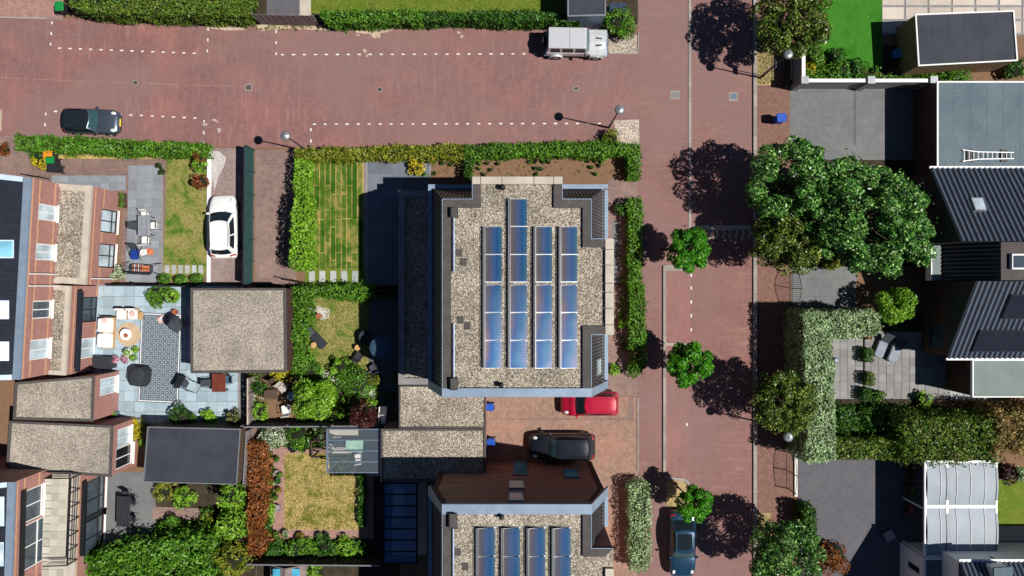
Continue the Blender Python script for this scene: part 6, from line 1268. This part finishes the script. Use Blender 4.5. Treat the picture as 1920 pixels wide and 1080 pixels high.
for sx in (-.6, .75):
    for sy in (-.26, .26): MB().tube([(sx, sy, 0), (sx, sy, .3)], .02, 6).build('leg', m_black, t, world=False)
for s in (-1, 1): MB().tube([(-.8, s*.3, .3), (.85, s*.3, .3)], .02, 6).build('side_rail', m_black, t, world=False)
for px, py, lab in ((588, 647, 'round wooden stool beside the dark lounger'), (670, 652, 'round wooden stool at the edge of the house shadow'), (597, 593, 'terracotta-coloured stool on the white pebbles')):
    x, y = W2(px, py, .45); t = thing('stool', lab, 'stool', (x, y, 0)); MB().lathe([(.2, .4), (.2, .45), (.17, .46)], n=20).build('seat', m_tan if px != 597 else m_terra, t, world=False)
    for a in range(3): MB().tube([(.17*math.cos(a*2.09), .17*math.sin(a*2.09), 0), (.12*math.cos(a*2.09), .12*math.sin(a*2.09), .41)], .02, 6).build('leg', m_tan, t, world=False)
x, y = W2(713, 652, 2.2); t = thing('parasol', 'open round slate blue parasol in the house shadow', 'parasol', (x, y, 0)); MB().tube([(0, 0, 0), (0, 0, 2.45)], .025, 8).build('pole', m_dark, t, world=False); MB().lathe([(.02, 2.44), (.4, 2.32), (.74, 2.12), (.73, 2.1), (.02, 2.4)][::-1], n=12).build('canopy', f_slate, t, world=False); MB().lathe([(.28, 0), (.28, .08)], n=14).build('base', m_concd, t, world=False)
for a in range(6): MB().tube([(0, 0, 2.4), (.7*math.cos(a*1.047), .7*math.sin(a*1.047), 2.1)], .01, 4).build('rib', m_steel, t, world=False)
x, y = W2(685, 632, .74); t = thing('round_table', 'round dark table with glass top near the slate parasol', 'table', (x, y, 0)); MB().lathe([(.45, .7), (.46, .74)], n=26).build('table_top', f_dgrey, t, world=False); MB().tube([(0, 0, 0), (0, 0, .7)], .04, 8).build('leg', m_black, t, world=False); MB().lathe([(.25, 0), (.22, .04)], n=14).build('base', m_black, t, world=False)
x, y = W2(545, 743, .7); t = thing('round_table', 'round pale glass table among the wicker chairs', 'table', (x, y, 0)); MB().lathe([(.3, .67), (.3, .7)], n=24).build('table_top', m_panel, t, world=False); MB().tube([(0, 0, 0), (0, 0, .67)], .04, 8).build('leg', m_wick, t, world=False)
for px, py, r_, m_, lab in ((517, 720, -60, m_wick, 'brown wicker chair by the fence plants'), (511, 739, 0, m_wick, 'brown wicker chair facing the round glass table'), (530, 727, -50, fab('stripe', A(196, 190, 180)), 'chair with pale striped cushion beside the wicker chairs'), (536, 768, 100, f_white, 'white slatted lounge chair on the soil terrace')): chair(lab, px, py, r_, m_, m_wick, .62)
chair('dark chair beside the round dark table', 672, 668, 60, f_dgrey); chair('grey chair in the shade below the slate parasol', 700, 690, 120, f_grey)
x, y = W2(716, 780, .9); t = thing('garden_bench', 'white garden bench deep in the house shadow', 'bench', (x, y, 0), math.radians(85)); MB().box(-.6, .6, -.22, .22, .4, .45).build('seat', m_white, t, world=False); MB().box(-.6, .6, .2, .26, .45, .85).build('backrest', m_white, t, world=False)
for sx in (-.5, .5): MB().box(sx-.04, sx+.04, -.2, .2, 0, .4).build('leg', m_white, t, world=False)
# potted lawn garden
k = 0
for px, py, r, pm, mt_ in ((549, 842, .24, m_black, None), (567, 842, .22, m_black, 'mid'), (511, 863, .18, m_terra, None), (519, 861, .16, m_dark, 'mid'), (519, 886, .17, m_concd, None), (525, 890, .15, m_terra, 'mid'), (521, 902, .2, m_zincd, 'dark'), (523, 919, .17, m_terra, 'ymix'), (518, 932, .15, m_terra, 'mid'), (521, 953, .22, m_concd, None), (518, 1003, .2, m_terra, 'mid'), (535, 1001, .25, m_conc, 'mid'), (563, 1006, .26, m_terra, 'ymix'), (599, 1005, .22, m_concd, 'mid'), (612, 1005, .2, m_dark, 'dark'), (511, 1014, .16, m_terra, None)):
    nm = {'terracotta': 'terracotta', 'concrete': 'pale stone', 'grey_concrete': 'grey stone', 'black_metal': 'black', 'anthracite': 'dark', 'grey_zinc': 'zinc'}[pm.name]
    side = 'above' if py < 850 else ('below' if py > 995 else 'beside'); pot('%s pot %s %s the square dry lawn' % (nm, 'with leafy plant' if mt_ else 'left empty', side), px, py, r, .3, pm, mt_, 1.3, .25, 'pots around the square dry lawn')
def glass_roof(label, x0, y0, x1, y1, z, nb, frame, gm, post=True, name='glass_veranda'):
    a = W2(x0, y1, z); b = W2(x1, y0, z); t = thing(name, label, 'veranda', ((a[0]+b[0])/2, (a[1]+b[1])/2, 0)); fw = .07
    for i in range(nb+1): y = a[1]+(b[1]-a[1])*i/nb; MB().box(a[0], b[0], y-fw/2, y+fw/2, z-.12, z).build('beam', frame, t)
    for xx in (a[0], b[0]-.1): MB().box(xx, xx+.1, a[1], b[1], z-.1, z+.02).build('gutter', frame, t)
    for i in range(nb): ya, yb = a[1]+(b[1]-a[1])*i/nb+.035, a[1]+(b[1]-a[1])*(i+1)/nb-.035; MB().box(a[0]+.1, b[0]-.1, ya, yb, z-.05, z-.042).build('pane', gm, t)
    for yy in (a[1]+.06, (a[1]+b[1])/2, b[1]-.06): MB().box(a[0]+.02, a[0]+.1, yy-.04, yy+.04, 0, z-.1).build('post', frame, t)
    return t
def clear(name, c, alpha): t = NT(name); return t.fin(c, .08, .5, 0, Alpha=alpha)
m_clear = clear('clear_roof_glass', (.3, .38, .45), .1); m_blueg = clear('shade_blue_glass', (.06, .2, .4), .42); m_poly = plain('milky_polycarbonate', A(168, 178, 188), .5, .1, 1, 14, .02, .15)  # m_blueg: blue cast of the shade put into the pane colour
sheet('veranda_floor', (618, 806, 745, 892), 4, m_conc); glass_roof('glass-roofed veranda beside the garages over a pale floor', 612, 805, 716, 886, 2.7, 4, m_zincd, m_clear)
glass_roof('shaded glass conservatory with shade-blue panes along the brown clad house', 718, 906, 783, 1056, 2.8, 7, m_tile_blue, m_blueg, name='conservatory'); sheet('conservatory_floor', (735, 895, 800, 1040), 4, m_conc)
table('mint green table under the glass veranda', 664, 836, .85, 1.2, plain('mint', A(170, 214, 190), .6), .74, 85); table('pale bench table inside the shaded conservatory', 748, 940, .7, 2.0, m_white, .6)
chair('dark chair under the glass veranda beside the mint table', 640, 832, 0, f_dgrey); chair('white chair under the glass veranda', 672, 858, 100, f_white)
t = thing('pergola', 'dark timber frame at the corner of the dry lawn beside the veranda', 'pergola', W(596, 846)); p4 = PX([(584, 828), (612, 826), (612, 856), (584, 858)], 1.8)
for q in p4: MB().obox(q[0], q[1], 0, 1.8, .09, .09).build('post', m_woodd, t)
for a, b in zip(p4, p4[1:]+p4[:1]): MB().bar(a+(1.75,), b+(1.75,), .07, .12).build('beam', m_woodd, t)
# small playhouse beyond the boundary fence
t = thing('playhouse', 'weathered timber playhouse roof beyond the dark boundary fence', 'playhouse', W(533, 1085)); a = PX([(503, 1064), (570, 1064), (570, 1110), (503, 1110)], 1.7); MB().prism(inset(ccw(a), .1), 0, 1.3).build('wall', m_greyfence, t)
xa, xb, ya, yb = a[0][0], a[1][0], a[2][1], a[0][1]; xm = (xa+xb)/2
for s in (0, 1): MB().poly([((xa, xb)[s], ya, 1.3), ((xa, xb)[s], yb, 1.3), (xm, yb, 1.9), (xm, ya, 1.9)]).build('roof_slope', m_greyfence, t); MB().hexa([((xa+xm)/2-.3+s*(xb-xm), yb-.7, 1.62), ((xa+xm)/2+.3+s*(xb-xm), yb-.7, 1.62), ((xa+xm)/2+.3+s*(xb-xm), yb-.1, 1.62), ((xa+xm)/2-.3+s*(xb-xm), yb-.1, 1.62)], [((xa+xm)/2-.3+s*(xb-xm), yb-.7, 1.7), ((xa+xm)/2+.3+s*(xb-xm), yb-.7, 1.7), ((xa+xm)/2+.3+s*(xb-xm), yb-.1, 1.7), ((xa+xm)/2-.3+s*(xb-xm), yb-.1, 1.7)]).build('roof_window', m_paneb, t)
# terrace of the house with roof terrace
table('long dark slatted table on the grey terrace below the shed', 231, 959, .95, 2.1, m_dark, .75, -1, 6, m_black)
for i, (px, py, r_) in enumerate(((248, 940, 180), (248, 972, 180), (236, 928, -80))): chair(('black metal chair along the long dark table' if i < 2 else 'black metal chair at the head of the long dark table'), px, py, r_, f_dgrey, group='chairs at the long dark table', w=.46)
pot('bare twiggy olive in a pot on the roof terrace', 113, 994, .16, .3, m_concd, 'olive', 2.6, .5).location.z = 3.13
x, y = W2(349, 932, .4); t = thing('stone_block', 'small grey stone block seat among lime flowers', 'stone', (x, y, 0)); MB().box(-.2, .2, -.17, .17, 0, .4).build('block', m_concd, t, world=False, bevel=.02); MB().box(-.22, .22, -.19, .19, .4, .44).build('top', m_conc, t, world=False)
# stone terrace on the east side
for px, py, lab in ((1656, 646, 'grey sun lounger with raised back on the stone terrace'), (1681, 655, 'grey sun lounger with raised back nearer the ribbed-roof house')):
    x, y = W2(px, py, .35); t = thing('sun_lounger', lab, 'lounger', (x, y, 0), math.radians(-112)); soft(.35, 0, .28, .36, 1.15, .62).build('seat', plain('lounger_grey', A(150, 160, 174), .7), t, world=False); MB().hexa([(-.2, -.31, .3), (-.2, .31, .3), (-.2, .31, .37), (-.2, -.31, .37)], [(-.75, -.31, .8), (-.75, .31, .8), (-.79, .31, .85), (-.79, -.31, .85)]).build('backrest', f_grey, t, world=False)
    for s in (-1, 1): MB().tube([(-.7, s*.33, .28), (.92, s*.33, .28)], .025, 6).build('side_rail', m_black, t, world=False)
    for sx in (-.55, .8):
        for s in (-1, 1): MB().tube([(sx, s*.32, 0), (sx, s*.32, .28)], .02, 6).build('leg', m_black, t, world=False)
for px, py, mt_, r, lab in ((1629, 629, 'copper', 8, 'small copper-leaved cube shrub at the pale hedge end'), (1629, 667, 'dark', 13, 'dark clipped cube shrub on the stone terrace'), (1632, 712, 'conifer', 12, 'yellow green clipped cube shrub on the stone terrace'), (1626, 741, 'dark', 12, 'dark shrub at the lower end of the terrace shadow strip')): hedge(lab, [(px-r*.5, py-r), (px+r*.7, py-r), (px+r*.7, py+r*.9), (px-r*.5, py+r*.9)], .8, mt_, .06, 350, .06, 'clipped_shrub', 'shrub')
tag(MB().box(W2(1619.5, 0)[0], W2(1622.5, 0)[0], W2(0, 770)[1], W2(0, 634)[1], 0, .14).build('shadow_strip', m_black), 'thin black strip standing in for a shadow line across the stone terrace', 'shadow strip')  # raised black strip added in place of a thin shadow line
x, y = W2(1568, 676, .2); t = thing('floor_light', 'small dark square garden light beside the pale hedge', 'light', (x, y, 0)); MB().box(-.14, .14, -.17, .17, 0, .22).build('housing', m_dark, t, world=False); MB().box(-.1, .1, -.12, .12, .22, .235).build('lens', m_zincd, t, world=False)
x, y = W2(1590, 776, .4); t = thing('garden_bench', 'pale bench in the shade below the stone terrace', 'bench', (x, y, 0)); MB().box(-.3, .3, -.22, .22, .38, .43).build('seat', m_concd, t, world=False)
for sx in (-.25, .25): MB().box(sx-.03, sx+.03, -.2, .2, 0, .38).build('leg', m_alu, t, world=False)
# vaulted carport
t = thing('carport', 'white-framed carport with two barrel vaults of milky panels', 'carport', W(1780, 940)); z = 2.6
XX = [X_(q, z) for q in (1733, 1737, 1762, 1773, 1778, 1792, 1818, 1845, 1866, 1870)]
for (ya, yb) in ((868, 946), (953, 1041)):
    y1, y0 = Y_(ya, z), Y_(yb, z)
    for i, j in ((1, 2), (2, 4), (4, 5), (5, 6), (6, 7), (7, 9)):
        xa, xb = XX[i]+.004, XX[j]-.004
        MB().grid(lambda u, v: (xa+(xb-xa)*u, y0+(y1-y0)*v, z-.02+.15*math.sin(math.pi*v)), 1, 14).build('roof_panel', m_poly, t, True)
    for q in (2, 5, 6, 7): MB().tube([(XX[q], y0+(y1-y0)*k/12, z+.15*math.sin(math.pi*k/12)) for k in range(13)], .022, 6).build('arch_rib', m_white, t)
    for q in (3, 8): MB().tube([(XX[q], y0+(y1-y0)*k/12, z-.05+.17*math.sin(math.pi*k/12)) for k in range(13)], .04, 6).build('arch_seal', m_black, t)
yA, yB = Y_(866, z), Y_(1044, z)
for q in ((0, 1), (3, 4), (8, 9)): MB().box(XX[q[0]], XX[q[1]], yB, yA, z-.14, z+.03).build('beam', m_white, t)
for q in ((946, 953), (1041, 1046), (863, 868)): MB().box(XX[0]+.13, XX[9]-.1, Y_(q[1], z)+.01, Y_(q[0], z)-.01, z-.14, z+.028).build('cross_beam', m_white, t)
for xx in (XX[0]+.06, XX[9]-.06):
    for yy in (yA-.1, (yA+yB)/2, yB+.1): MB().box(xx-.05, xx+.05, yy-.05, yy+.05, 0, z-.14).build('post', m_white, t)
for px, py, mt_, lab in ((1709, 888, 'red', 'wooden planter with dark red flowers by the carport'), (1709, 920, 'mid', 'wooden planter with trailing green leaves by the carport'), (1709, 957, 'pink', 'wooden planter with pink flowers by the carport')):
    x, y = W2(px, py, .45); t = thing('planter', lab, 'planter', (x, y, 0)); MB().box(-.3, .3, -.42, .42, 0, .42).build('trough', m_woodd, t, world=False); MB().box(-.14, .14, -.28, .28, .42, .44).build('soil', m_soild, t, world=False); P = RNG.uniform((-.14, -.3, .44), (.14, .3, .62), (130, 3)); quads('foliage', leaves(P, np.tile((0, 0, 1.), (130, 1)), .055), lm[mt_], t, False)
table('low garden table in the carport shadow on the dark driveway', 1668, 1005, .7, .7, m_steel, .45, 30)
# blue storage tub under the timber shed shadow
x, y = W2(1683, 100, .4); t = thing('storage_box', 'blue plastic box in the shadow of the timber shed', 'storage box', (x, y, 0), .1); MB().box(-.25, .25, -.25, .25, 0, .4).build('body', m_bblue, t, world=False, bevel=.02); MB().box(-.28, .28, -.28, .28, .4, .45).build('lid', plain('cyan_plastic', (.05, .3, .6), .4), t, world=False)
